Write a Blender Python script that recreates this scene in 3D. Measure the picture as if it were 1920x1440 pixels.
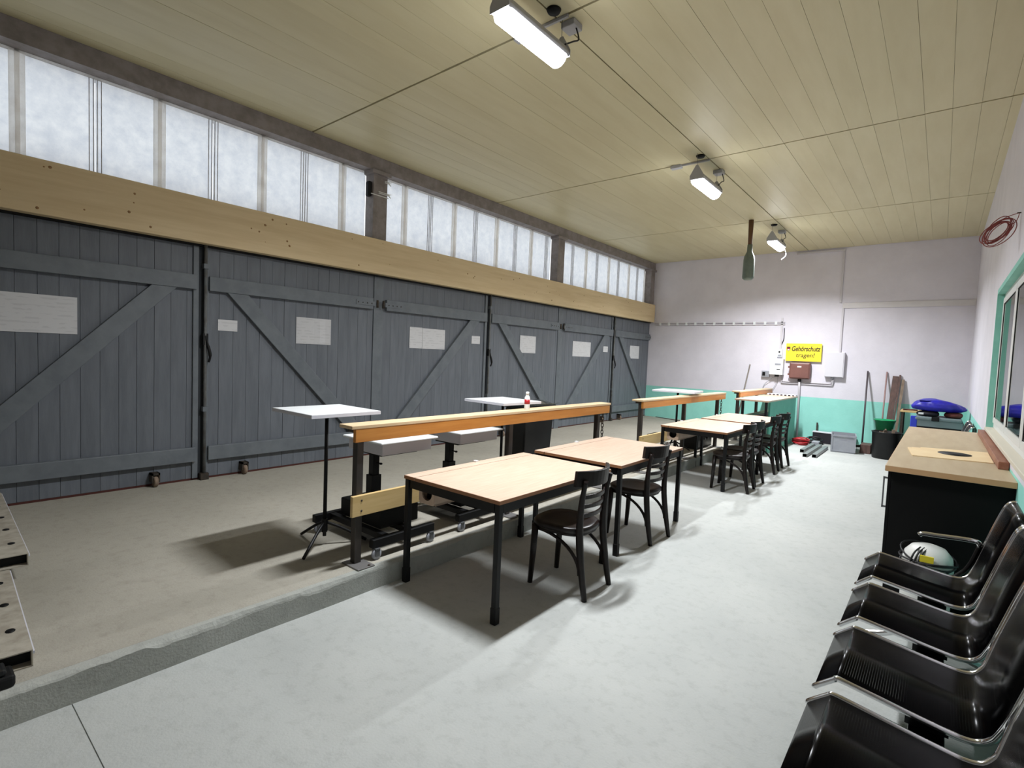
import bpy, math, random
from mathutils import Vector, Matrix

random.seed(7)
PI = math.pi
scene = bpy.context.scene
COL = scene.collection
for o in list(bpy.data.objects):
    bpy.data.objects.remove(o)

# ------------------------------------------------------------------ camera
def make_camera():
    yaw, pitch, roll, f = 0.690152, 0.0547055, -0.0410389, 972.55
    cy, sy, cp, sp = math.cos(yaw), math.sin(yaw), math.cos(pitch), math.sin(pitch)
    fw = Vector((-sy * cp, cy * cp, -sp)); r = Vector((cy, sy, 0)); d = fw.cross(r)
    cr, sr = math.cos(roll), math.sin(roll)
    r2 = cr * r + sr * d; d2 = -sr * r + cr * d
    u = -d2; b = -fw
    cam = bpy.data.cameras.new('camera'); cam.sensor_fit = 'HORIZONTAL'; cam.sensor_width = 36
    cam.lens = 36 * f / 1920; cam.clip_start = 0.02; cam.clip_end = 200
    o = bpy.data.objects.new('camera', cam); COL.objects.link(o)
    o.matrix_world = Matrix(((r2.x, u.x, b.x, 0), (r2.y, u.y, b.y, 0), (r2.z, u.z, b.z, 1.6), (0, 0, 0, 1)))
    scene.camera = o
make_camera()

# ------------------------------------------------------------------ world (overcast daylight) and exposure
W = bpy.data.worlds.new('overcast_sky'); scene.world = W; W.use_nodes = True
bg = W.node_tree.nodes['Background']
bg.inputs['Color'].default_value = (0.955, 0.98, 1.0, 1); bg.inputs['Strength'].default_value = 1.32
scene.view_settings.view_transform = 'Standard'
scene.view_settings.look = 'None'
scene.view_settings.exposure = 0.12
scene.view_settings.gamma = 1.0
scene.view_settings.use_curve_mapping = False
LAMP_POWER = 116.0
LAMP_SPREAD = 152
LAMP_COL = (0.93, 0.96, 1.0)

# ------------------------------------------------------------------ key dimensions (metres)
XL, XR, YF, YB, ZC = -6.03, 0.41, -0.35, 12.93, 4.16
S = 0.145            # height of the raised floor
XS = -2.83           # step face

# ------------------------------------------------------------------ mesh helpers
class MB:
    def __init__(s):
        s.v = []; s.f = []; s.sm = []
    def add(s, vs, fs, smooth=False):
        k = len(s.v); s.v += [tuple(v) for v in vs]
        for f in fs:
            s.f.append(tuple(i + k for i in f)); s.sm.append(smooth)
        return s
    def box(s, x0, x1, y0, y1, z0, z1, mat=None):
        vs = [Vector((x, y, z)) for z in (z0, z1) for y in (y0, y1) for x in (x0, x1)]
        if mat: vs = [mat @ v for v in vs]
        return s.add(vs, [(0, 2, 3, 1), (4, 5, 7, 6), (0, 1, 5, 4), (2, 6, 7, 3), (0, 4, 6, 2), (1, 3, 7, 5)])
    def bar(s, p, q, w, h, up=(0, 0, 1)):
        p, q = Vector(p), Vector(q); d = (q - p); L = d.length; d.normalize()
        u = Vector(up); a = d.cross(u)
        if a.length < 1e-4: a = d.cross(Vector((1, 0, 0)))
        a.normalize(); b = a.cross(d)
        m = Matrix(((a.x, d.x, b.x, p.x), (a.y, d.y, b.y, p.y), (a.z, d.z, b.z, p.z), (0, 0, 0, 1)))
        return s.box(-w / 2, w / 2, 0, L, -h / 2, h / 2, m)
    def tube(s, pts, r, n=10, closed=False):
        pts = [Vector(p) for p in pts]; m = len(pts)
        rs = r if isinstance(r, (list, tuple)) else [r] * m
        vs = []; fs = []; prev = None
        for i, p in enumerate(pts):
            if closed: t = pts[(i + 1) % m] - pts[i - 1]
            else: t = pts[min(i + 1, m - 1)] - pts[max(i - 1, 0)]
            t.normalize()
            if prev is None:
                a = t.orthogonal().normalized()
            else:
                a = prev - t * prev.dot(t)
                a = a.normalized() if a.length > 1e-5 else t.orthogonal().normalized()
            prev = a; b = t.cross(a)
            for k in range(n):
                an = 2 * PI * k / n
                vs.append(p + (a * math.cos(an) + b * math.sin(an)) * rs[i])
        for i in range(m if closed else m - 1):
            j = (i + 1) % m
            for k in range(n):
                fs.append((i * n + k, i * n + (k + 1) % n, j * n + (k + 1) % n, j * n + k))
        s.add(vs, fs, True)
        if not closed:
            s.add(vs[:n], [tuple(reversed(range(n)))]); s.add(vs[-n:], [tuple(range(n))])
        return s
    def lathe(s, prof, c=(0, 0, 0), n=24, sx=1, sy=1, mat=None, smooth=True):
        vs = []; fs = []
        for (r, z) in prof:
            for k in range(n):
                a = 2 * PI * k / n
                v = Vector((c[0] + r * sx * math.cos(a), c[1] + r * sy * math.sin(a), c[2] + z))
                vs.append(mat @ v if mat else v)
        for i in range(len(prof) - 1):
            for k in range(n):
                fs.append((i * n + k, i * n + (k + 1) % n, (i + 1) * n + (k + 1) % n, (i + 1) * n + k))
        s.add(vs, fs, smooth)
        if prof[0][0] > 1e-5: s.add(vs[:n], [tuple(reversed(range(n)))])
        if prof[-1][0] > 1e-5: s.add(vs[-n:], [tuple(range(n))])
        return s
    def prism(s, poly, axis, a, b, smooth=False):
        """extrude a 2D polygon along an axis from a to b; poly coordinates are the other two axes in order"""
        def mk(p, t):
            return {'x': (t, p[0], p[1]), 'y': (p[0], t, p[1]), 'z': (p[0], p[1], t)}[axis]
        n = len(poly)
        vs = [mk(p, a) for p in poly] + [mk(p, b) for p in poly]
        s.add(vs, [tuple(range(n)), tuple(reversed(range(n, 2 * n)))])
        s.add(vs, [(i, n + i, n + (i + 1) % n, (i + 1) % n) for i in range(n)], smooth)
        return s
    def mesh(s, name, off=Vector((0, 0, 0))):
        me = bpy.data.meshes.new(name)
        me.from_pydata([tuple(Vector(v) - off) for v in s.v], [], s.f)
        me.polygons.foreach_set('use_smooth', s.sm)
        import bmesh
        bm = bmesh.new(); bm.from_mesh(me)
        bmesh.ops.remove_doubles(bm, verts=bm.verts, dist=1e-6)
        bmesh.ops.recalc_face_normals(bm, faces=bm.faces)
        bm.to_mesh(me); bm.free()
        return me

def tag(o, label=None, cat=None, group=None, kind=None):
    if label: o['label'] = label
    if cat: o['category'] = cat
    if group: o['group'] = group
    if kind: o['kind'] = kind
    return o

def bevel(o, w=0.003, seg=2):
    m = o.modifiers.new('bevel', 'BEVEL'); m.width = w; m.segments = seg; m.limit_method = 'ANGLE'; m.angle_limit = math.radians(40)
    return o

def root_loc(o):
    while o.parent: o = o.parent
    return Vector(o.location)

def part(name, mb, mat, parent, bev=0, label=None, kind=None):
    me = mb.mesh(name, root_loc(parent)); me.materials.append(mat)
    o = bpy.data.objects.new(name, me); COL.objects.link(o); o.parent = parent
    if bev: bevel(o, bev)
    if label: o['label'] = label
    if kind: o['kind'] = kind
    return o

def thing(name, label, cat, loc=(0, 0, 0), group=None, kind=None):
    o = bpy.data.objects.new(name, None); o.empty_display_size = 0.1; COL.objects.link(o); o.location = loc
    return tag(o, label, cat, group, kind)

def solo(name, mb, mat, label, cat, group=None, kind=None, bev=0):
    xs = [v[0] for v in mb.v]; ys = [v[1] for v in mb.v]; zs = [v[2] for v in mb.v]
    c = Vector(((min(xs) + max(xs)) / 2, (min(ys) + max(ys)) / 2, min(zs)))
    me = mb.mesh(name, c); me.materials.append(mat)
    o = bpy.data.objects.new(name, me); COL.objects.link(o); o.location = c
    if bev: bevel(o, bev)
    return tag(o, label, cat, group, kind)

def clone(o, parent=None):
    c = o.copy(); COL.objects.link(c)
    if parent: c.parent = parent
    for ch in [x for x in bpy.data.objects if x.parent == o]:
        clone(ch, c)
    return c

def place(o, x, y, z=0.0, rz=0.0, label=None, group=None):
    o.location = (x, y, z); o.rotation_euler = (0, 0, rz)
    if label: o['label'] = label
    if group: o['group'] = group
    return o

def arc(cx, cy, r, a0, a1, n):
    return [(cx + r * math.cos(a0 + (a1 - a0) * i / n), cy + r * math.sin(a0 + (a1 - a0) * i / n)) for i in range(n + 1)]

def smooth_path(pts, n=6, closed=False):
    pts = [Vector(p) for p in pts]; out = []; m = len(pts)
    rng = range(m) if closed else range(m - 1)
    for i in rng:
        if closed: p0, p1, p2, p3 = pts[i - 1], pts[i], pts[(i + 1) % m], pts[(i + 2) % m]
        else: p0, p1, p2, p3 = pts[max(i - 1, 0)], pts[i], pts[i + 1], pts[min(i + 2, m - 1)]
        for k in range(n):
            t = k / n
            out.append(0.5 * ((2 * p1) + (-p0 + p2) * t + (2 * p0 - 5 * p1 + 4 * p2 - p3) * t * t + (-p0 + 3 * p1 - 3 * p2 + p3) * t ** 3))
    if not closed: out.append(pts[-1])
    return out

# ------------------------------------------------------------------ materials
def lin(c):
    f = lambda v: v / 12.92 if v <= 0.04045 else ((v + 0.055) / 1.055) ** 2.4
    return tuple(f(v / 255) for v in c) + (1,)

def mat(name, c, rough=0.6, metal=0.0, c2=None, scale=8.0, stretch=(1, 1, 1), bump=0.0, bscale=60.0, coords='Object', detail=4, rand=0.0, spec=0.5, lo=0.35, hi=0.65):
    m = bpy.data.materials.new(name); m.use_nodes = True; nt = m.node_tree; N = nt.nodes; L = nt.links
    p = N['Principled BSDF']; p.inputs['Roughness'].default_value = rough; p.inputs['Metallic'].default_value = metal
    p.inputs['Specular IOR Level'].default_value = spec
    p.inputs['Base Color'].default_value = lin(c)
    if c2 or bump:
        tc = N.new('ShaderNodeTexCoord'); mp = N.new('ShaderNodeMapping'); mp.inputs['Scale'].default_value = stretch
        L.new(tc.outputs[coords], mp.inputs['Vector'])
        vec = mp.outputs['Vector']
        if rand:
            oi = N.new('ShaderNodeObjectInfo'); ad = N.new('ShaderNodeVectorMath'); ad.operation = 'ADD'
            sc_ = N.new('ShaderNodeMath'); sc_.operation = 'MULTIPLY'; sc_.inputs[1].default_value = 37.0
            L.new(oi.outputs['Random'], sc_.inputs[0]); L.new(mp.outputs['Vector'], ad.inputs[0]); L.new(sc_.outputs[0], ad.inputs[1]); vec = ad.outputs[0]
    src = None
    if c2:
        nz = N.new('ShaderNodeTexNoise'); nz.inputs['Scale'].default_value = scale; nz.inputs['Detail'].default_value = detail
        nz.inputs['Roughness'].default_value = 0.6
        L.new(vec, nz.inputs['Vector'])
        rp = N.new('ShaderNodeValToRGB'); rp.color_ramp.elements[0].position = lo; rp.color_ramp.elements[1].position = hi
        rp.color_ramp.elements[0].color = lin(c); rp.color_ramp.elements[1].color = lin(c2)
        L.new(nz.outputs['Fac'], rp.inputs['Fac']); src = rp.outputs['Color']
        if rand:
            hs = N.new('ShaderNodeHueSaturation'); mr = N.new('ShaderNodeMapRange')
            mr.inputs['To Min'].default_value = 1 - rand; mr.inputs['To Max'].default_value = 1 + rand
            L.new(oi.outputs['Random'], mr.inputs['Value']); L.new(mr.outputs['Result'], hs.inputs['Value']); L.new(src, hs.inputs['Color']); src = hs.outputs['Color']
        L.new(src, p.inputs['Base Color'])
    if bump:
        nb = N.new('ShaderNodeTexNoise'); nb.inputs['Scale'].default_value = bscale; nb.inputs['Detail'].default_value = 5
        L.new(vec, nb.inputs['Vector'])
        bp = N.new('ShaderNodeBump'); bp.inputs['Strength'].default_value = bump; bp.inputs['Distance'].default_value = 0.01
        L.new(nb.outputs['Fac'], bp.inputs['Height']); L.new(bp.outputs['Normal'], p.inputs['Normal'])
    return m

def concrete(name, c1, c2, c3, rough=0.75):
    """blotchy concrete: large stains over fine mottling"""
    m = mat(name, c1, rough, c2=c2, scale=0.9, bump=0.25, bscale=90, detail=8, lo=0.3, hi=0.72)
    nt = m.node_tree; N = nt.nodes; L = nt.links; p = N['Principled BSDF']
    old = p.inputs['Base Color'].links[0].from_socket
    tc = N.new('ShaderNodeTexCoord')
    n2 = N.new('ShaderNodeTexNoise'); n2.inputs['Scale'].default_value = 14; n2.inputs['Detail'].default_value = 9; n2.inputs['Roughness'].default_value = 0.7
    L.new(tc.outputs['Object'], n2.inputs['Vector'])
    rp = N.new('ShaderNodeValToRGB'); rp.color_ramp.elements[0].position = 0.25; rp.color_ramp.elements[1].position = 0.5
    rp.color_ramp.elements[0].color = lin(c3); rp.color_ramp.elements[1].color = (1, 1, 1, 1)
    L.new(n2.outputs['Fac'], rp.inputs['Fac'])
    mx = N.new('ShaderNodeMixRGB'); mx.blend_type = 'MULTIPLY'; mx.inputs['Fac'].default_value = 0.3
    L.new(old, mx.inputs['Color1']); L.new(rp.outputs['Color'], mx.inputs['Color2']); L.new(mx.outputs['Color'], p.inputs['Base Color'])
    return m

def wall_paint(name, white, white2, green, zsplit):
    """white plaster above a green painted dado, split at a world height (object origin is on the floor)"""
    m = mat(name, white, 0.62, c2=white2, scale=2.5, bump=0.18, bscale=45, detail=6)
    nt = m.node_tree; N = nt.nodes; L = nt.links; p = N['Principled BSDF']
    old = p.inputs['Base Color'].links[0].from_socket
    g = N.new('ShaderNodeNewGeometry'); sx = N.new('ShaderNodeSeparateXYZ'); L.new(g.outputs['Position'], sx.inputs[0])
    nz = N.new('ShaderNodeTexNoise'); nz.inputs['Scale'].default_value = 30
    tc = N.new('ShaderNodeTexCoord'); L.new(tc.outputs['Object'], nz.inputs['Vector'])
    ma = N.new('ShaderNodeMath'); ma.operation = 'MULTIPLY_ADD'; ma.inputs[1].default_value = 0.012; L.new(nz.outputs['Fac'], ma.inputs[0]); L.new(sx.outputs['Z'], ma.inputs[2])
    lt = N.new('ShaderNodeMath'); lt.operation = 'LESS_THAN'; lt.inputs[1].default_value = zsplit; L.new(ma.outputs[0], lt.inputs[0])
    n2 = N.new('ShaderNodeTexNoise'); n2.inputs['Scale'].default_value = 5; n2.inputs['Detail'].default_value = 6; L.new(tc.outputs['Object'], n2.inputs['Vector'])
    rp = N.new('ShaderNodeValToRGB'); rp.color_ramp.elements[0].color = lin(green); rp.color_ramp.elements[1].color = lin(tuple(min(255, v + 18) for v in green))
    L.new(n2.outputs['Fac'], rp.inputs['Fac'])
    mx = N.new('ShaderNodeMixRGB'); L.new(lt.outputs[0], mx.inputs['Fac']); L.new(old, mx.inputs['Color1']); L.new(rp.outputs['Color'], mx.inputs['Color2'])
    L.new(mx.outputs['Color'], p.inputs['Base Color'])
    return m

def emit(name, c, s):
    m = bpy.data.materials.new(name); m.use_nodes = True; nt = m.node_tree
    e = nt.nodes.new('ShaderNodeEmission'); e.inputs['Color'].default_value = (*c, 1); e.inputs['Strength'].default_value = s
    nt.links.new(e.outputs[0], nt.nodes['Material Output'].inputs['Surface'])
    return m

def translucent_pane(name, c, c2):
    m = bpy.data.materials.new(name); m.use_nodes = True; nt = m.node_tree; N = nt.nodes; L = nt.links
    N.remove(N['Principled BSDF'])
    tc = N.new('ShaderNodeTexCoord'); nz = N.new('ShaderNodeTexNoise'); nz.inputs['Scale'].default_value = 9; nz.inputs['Detail'].default_value = 8; nz.inputs['Roughness'].default_value = 0.75
    L.new(tc.outputs['Object'], nz.inputs['Vector'])
    rp = N.new('ShaderNodeValToRGB'); rp.color_ramp.elements[0].position = 0.3; rp.color_ramp.elements[1].position = 0.62
    rp.color_ramp.elements[0].color = lin(c2); rp.color_ramp.elements[1].color = lin(c); L.new(nz.outputs['Fac'], rp.inputs['Fac'])
    t = N.new('ShaderNodeBsdfTranslucent'); d = N.new('ShaderNodeBsdfDiffuse'); mx = N.new('ShaderNodeMixShader'); mx.inputs['Fac'].default_value = 0.22
    L.new(rp.outputs['Color'], t.inputs['Color']); L.new(rp.outputs['Color'], d.inputs['Color'])
    L.new(t.outputs[0], mx.inputs[1]); L.new(d.outputs[0], mx.inputs[2]); L.new(mx.outputs[0], N['Material Output'].inputs['Surface'])
    return m

def window_glass(name):
    m = bpy.data.materials.new(name); m.use_nodes = True; nt = m.node_tree; N = nt.nodes; L = nt.links
    N.remove(N['Principled BSDF'])
    g = N.new('ShaderNodeBsdfGlossy'); g.inputs['Roughness'].default_value = 0.03; g.inputs['Color'].default_value = (0.95, 0.97, 0.96, 1)
    t = N.new('ShaderNodeBsdfTransparent'); t.inputs['Color'].default_value = (0.9, 0.95, 0.93, 1)
    fr = N.new('ShaderNodeFresnel'); fr.inputs['IOR'].default_value = 1.5
    mx = N.new('ShaderNodeMixShader'); L.new(fr.outputs[0], mx.inputs['Fac']); L.new(t.outputs[0], mx.inputs[1]); L.new(g.outputs[0], mx.inputs[2])
    L.new(mx.outputs[0], N['Material Output'].inputs['Surface'])
    return m

def clear_plastic(name, tint=(0.9, 0.93, 0.95)):
    m = window_glass(name)
    m.node_tree.nodes['Transparent BSDF'].inputs['Color'].default_value = (*tint, 1)
    m.node_tree.nodes['Glossy BSDF'].inputs['Roughness'].default_value = 0.12
    return m

def paper_mat(name, c=(204, 204, 206), ink=(150, 150, 155), lines=55.0, rough=0.6):
    m = mat(name, c, rough)
    nt = m.node_tree; N = nt.nodes; L = nt.links; p = N['Principled BSDF']
    tc = N.new('ShaderNodeTexCoord')
    wv = N.new('ShaderNodeTexWave'); wv.bands_direction = 'Z'; wv.inputs['Scale'].default_value = lines / 6.2; wv.inputs['Distortion'].default_value = 0
    L.new(tc.outputs['Object'], wv.inputs['Vector'])
    mp = N.new('ShaderNodeMapping'); mp.inputs['Scale'].default_value = (1, 9, 40); L.new(tc.outputs['Object'], mp.inputs['Vector'])
    nz = N.new('ShaderNodeTexNoise'); nz.inputs['Scale'].default_value = 1.0; nz.inputs['Detail'].default_value = 3; L.new(mp.outputs[0], nz.inputs['Vector'])
    g1 = N.new('ShaderNodeMath'); g1.operation = 'GREATER_THAN'; g1.inputs[1].default_value = 0.55; L.new(wv.outputs['Fac'], g1.inputs[0])
    g2 = N.new('ShaderNodeMath'); g2.operation = 'GREATER_THAN'; g2.inputs[1].default_value = 0.52; L.new(nz.outputs['Fac'], g2.inputs[0])
    mu = N.new('ShaderNodeMath'); mu.operation = 'MULTIPLY'; L.new(g1.outputs[0], mu.inputs[0]); L.new(g2.outputs[0], mu.inputs[1])
    k = N.new('ShaderNodeMath'); k.operation = 'MULTIPLY'; k.inputs[1].default_value = 0.22; L.new(mu.outputs[0], k.inputs[0])
    mx = N.new('ShaderNodeMixRGB'); L.new(k.outputs[0], mx.inputs['Fac']); mx.inputs['Color1'].default_value = lin(c); mx.inputs['Color2'].default_value = lin(ink)
    L.new(mx.outputs['Color'], p.inputs['Base Color'])
    return m

def perforated(name):
    """black lacquered sheet steel with a staggered grid of small round holes"""
    m = mat(name, (2, 2, 3), 0.22, spec=0.12)
    nt = m.node_tree; N = nt.nodes; L = nt.links; p = N['Principled BSDF']
    uv = N.new('ShaderNodeUVMap'); uv.uv_map = 'uv'
    def M(op, a, b=None, c=None):
        n = N.new('ShaderNodeMath'); n.operation = op
        for i, v in enumerate((a, b, c)):
            if v is None: continue
            if isinstance(v, (int, float)): n.inputs[i].default_value = v
            else: L.new(v, n.inputs[i])
        return n.outputs[0]
    sp = N.new('ShaderNodeSeparateXYZ'); L.new(uv.outputs[0], sp.inputs[0])
    pitch = 0.0078
    row = M('DIVIDE', sp.outputs['Y'], pitch)
    odd = M('MULTIPLY', M('MODULO', M('FLOOR', row), 2.0), 0.5)
    colx = M('ADD', M('DIVIDE', sp.outputs['X'], pitch), odd)
    du = M('SUBTRACT', M('FRACT', colx), 0.5); dv = M('SUBTRACT', M('FRACT', row), 0.5)
    d = M('SQRT', M('ADD', M('MULTIPLY', du, du), M('MULTIPLY', dv, dv)))
    hole = M('LESS_THAN', d, 0.085)
    inx = M('MULTIPLY', M('GREATER_THAN', sp.outputs['X'], 0.05), M('LESS_THAN', sp.outputs['X'], 0.45))
    fac = M('MULTIPLY', hole, inx)
    t = N.new('ShaderNodeBsdfTransparent'); mx = N.new('ShaderNodeMixShader')
    L.new(fac, mx.inputs['Fac']); L.new(p.outputs[0], mx.inputs[1]); L.new(t.outputs[0], mx.inputs[2])
    L.new(mx.outputs[0], N['Material Output'].inputs['Surface'])
    return m

MT = dict(
    floor_low=concrete('concrete_floor', (166, 169, 166), (182, 184, 180), (176, 174, 168), 0.7),
    floor_up=concrete('concrete_platform', (150, 146, 134), (168, 163, 151), (160, 150, 134), 0.75),
    step=concrete('concrete_step_edge', (146, 149, 143), (178, 178, 171), (140, 142, 134), 0.85),
    ceil=mat('ceiling_board_paint', (204, 194, 156), 0.45, c2=(211, 202, 166), scale=2.0, stretch=(3, 0.5, 1), rand=0.02, detail=5),
    ceil_back=mat('ceiling_backing', (96, 82, 58), 0.8),
    wall=wall_paint('painted_wall', (212, 208, 216), (220, 216, 224), (138, 206, 193), 0.965),
    near_wall=mat('grey_plaster', (128, 124, 120), 0.7, c2=(138, 134, 130), scale=3),
    plain_wall=mat('white_plaster', (208, 204, 204), 0.7, c2=(216, 212, 212), scale=3),
    gate=mat('grey_blue_gate_paint', (92, 97, 104), 0.5, c2=(103, 108, 115), scale=5, stretch=(1, 3, 0.4), rand=0.05, bump=0.1, bscale=30),
    gate_dark=mat('gate_shadow_backing', (48, 52, 56), 0.8),
    gate_frame=mat('gate_frame_paint', (93, 99, 105), 0.5, c2=(105, 111, 116), scale=6, bump=0.1, bscale=30),
    lockbar=mat('worn_steel_bar', (104, 108, 110), 0.6, c2=(84, 82, 78), scale=12),
    blackmetal=mat('black_metal', (12, 12, 13), 0.45, spec=0.35),
    iron=mat('dark_iron', (52, 48, 44), 0.6, metal=0.3, c2=(70, 60, 50), scale=20),
    rust=mat('red_brown_threshold', (70, 30, 22), 0.8),
    ply=mat('spruce_board', (212, 188, 146), 0.55, c2=(224, 202, 162), scale=3.0, stretch=(1, 0.35, 5), detail=7),
    knot=mat('wood_knot', (150, 112, 70), 0.6),
    steel=mat('grey_primer_steel', (142, 134, 132), 0.6, c2=(118, 110, 106), scale=7, bump=0.1, bscale=25),
    mull=translucent_pane('dusty_mullion', (254, 253, 251), (240, 237, 233)),
    coverstrip=translucent_pane('pale_cover_strip', (255, 254, 252), (246, 243, 240)),
    rib=mat('pane_joint', (196, 194, 196), 0.7, c2=(164, 160, 160), scale=20),
    pane=translucent_pane('frosted_pane', (246, 248, 250), (226, 230, 236)),
    table=mat('light_oak_laminate', (208, 184, 164), 0.38, c2=(196, 168, 146), scale=5, stretch=(14, 0.8, 1), detail=6, rand=0.02),
    table_edge=mat('oak_edge_band', (150, 104, 70), 0.5),
    tblack=mat('black_powder_coat', (13, 13, 14), 0.5, spec=0.3),
    chair=mat('dark_wenge_wood', (27, 18, 15), 0.38, c2=(18, 12, 11), scale=8, stretch=(1, 1, 4), spec=0.35),
    seat=mat('dark_wenge_seat', (28, 20, 18), 0.34, c2=(20, 14, 13), scale=8, spec=0.4),
    white=mat('white_melamine', (226, 229, 230), 0.35),
    white_edge=mat('white_edge_band', (204, 204, 212), 0.4),
    railtop=mat('pine_rail_top', (204, 178, 140), 0.45, c2=(216, 192, 156), scale=4, stretch=(6, 0.5, 1)),
    rail=mat('orange_varnished_pine', (178, 114, 44), 0.4, c2=(194, 132, 60), scale=4, stretch=(1, 0.5, 6), detail=6),
    lower=mat('yellow_pine_board', (198, 168, 112), 0.45, c2=(210, 182, 128), scale=4, stretch=(1, 0.5, 6)),
    post=mat('grey_brown_steel_post', (44, 40, 36), 0.5, metal=0.2, c2=(62, 56, 52), scale=9, stretch=(1, 1, 0.4)),
    plate=mat('galvanised_plate', (120, 118, 116), 0.5, metal=0.5),
    chrome=mat('chrome', (225, 226, 228), 0.12, metal=1.0),
    perf=perforated('perforated_black_steel'),
    benchblack=mat('black_bench_steel', (6, 6, 7), 0.3, spec=0.4),
    counter=mat('beech_worktop', (186, 168, 138), 0.5, c2=(176, 156, 126), scale=3, stretch=(4, 0.6, 1)),
    counter_edge=mat('worktop_edge', (190, 150, 108), 0.5),
    cabinet=mat('black_cabinet_laminate', (3, 3, 3), 0.6, spec=0.2),
    greymetal=mat('grey_metal', (120, 122, 124), 0.4, metal=0.6),
    bar=mat('red_brown_hardwood', (150, 100, 78), 0.5, c2=(130, 80, 60), scale=6, stretch=(4, 0.6, 4)),
    sheet=mat('pale_plywood_sheet', (232, 208, 166), 0.6, c2=(224, 196, 152), scale=4),
    binblack=mat('black_plastic', (12, 12, 13), 0.45, c2=(20, 20, 20), scale=6, spec=0.35),
    clear=clear_plastic('clear_plastic_film'),
    glass=window_glass('window_glass'),
    pvc=mat('white_pvc_frame', (216, 216, 214), 0.4),
    niche=mat('green_reveal_paint', (124, 190, 176), 0.6, c2=(136, 200, 186), scale=5),
    sill=mat('pale_window_sill', (206, 200, 184), 0.5),
    yellow=mat('yellow_sign', (246, 222, 62), 0.35),
    signtext=mat('sign_black', (40, 32, 14), 0.5),
    red=mat('red_plastic', (176, 24, 34), 0.45),
    crestdark=mat('crest_dark', (70, 30, 48), 0.5),
    brownbox=mat('brown_enclosure', (122, 82, 74), 0.45, c2=(112, 74, 68), scale=4),
    lightgrey=mat('light_grey_enclosure', (210, 208, 214), 0.5),
    midgrey=mat('grey_plastic', (142, 144, 152), 0.5, c2=(152, 154, 160), scale=6),
    black=mat('matt_black', (9, 9, 10), 0.6, spec=0.3),
    rubber=mat('black_cable', (18, 18, 22), 0.5),
    conduit=mat('white_conduit', (200, 196, 200), 0.5),
    redhose=mat('red_hose', (168, 28, 36), 0.4),
    redwire=mat('red_brown_wire', (150, 76, 72), 0.5),
    profile=mat('galvanised_profile', (132, 134, 134), 0.45, metal=0.4),
    blue=mat('blue_tarpaulin', (34, 34, 168), 0.42, c2=(26, 24, 140), scale=6, bump=0.35, bscale=9),
    bluebox=mat('blue_plastic_box', (40, 58, 178), 0.45),
    greygreen=mat('grey_green_panel', (104, 118, 120), 0.5),
    greenbucket=mat('green_plastic', (26, 150, 96), 0.4),
    brownwood=mat('dark_stained_board', (96, 70, 62), 0.6, c2=(72, 52, 46), scale=5, stretch=(8, 8, 0.6)),
    paleboard=mat('weathered_board', (140, 122, 104), 0.7, c2=(110, 92, 78), scale=5, stretch=(8, 8, 0.6)),
    stick=mat('grey_wooden_handle', (120, 112, 104), 0.6),
    darkstick=mat('dark_metal_handle', (70, 62, 66), 0.5),
    redstick=mat('reddish_wooden_handle', (146, 118, 114), 0.6),
    bottlegrey=mat('grey_green_lacquer', (96, 108, 100), 0.45, c2=(108, 120, 110), scale=8),
    brownrod=mat('rusty_brown_rod', (96, 66, 42), 0.6),
    paper=paper_mat('notice_paper'),
    film=paper_mat('laminated_notice', (196, 196, 198), (150, 150, 152), 55, 0.12),
    lamp_white=mat('lamp_housing', (168, 168, 172), 0.5),
    lampglow=emit('lit_diffuser', LAMP_COL, 27.0),
    galv=mat('pale_galvanised_sheet', (178, 172, 158), 0.5, c2=(150, 142, 128), scale=5, stretch=(3, 3, 1), detail=6),
    greenpanel=mat('green_painted_board', (84, 166, 146), 0.55, c2=(94, 174, 154), scale=4),
    darkcloth=mat('dark_cloth', (30, 26, 34), 0.8),
    redcloth=mat('reddish_cloth', (96, 50, 44), 0.85),
    labelyellow=mat('yellow_label', (222, 204, 44), 0.5),
    offwhite=mat('offwhite_plastic', (222, 222, 218), 0.4),
    farroom=mat('next_room_wall', (150, 150, 146), 0.8),
)

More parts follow.
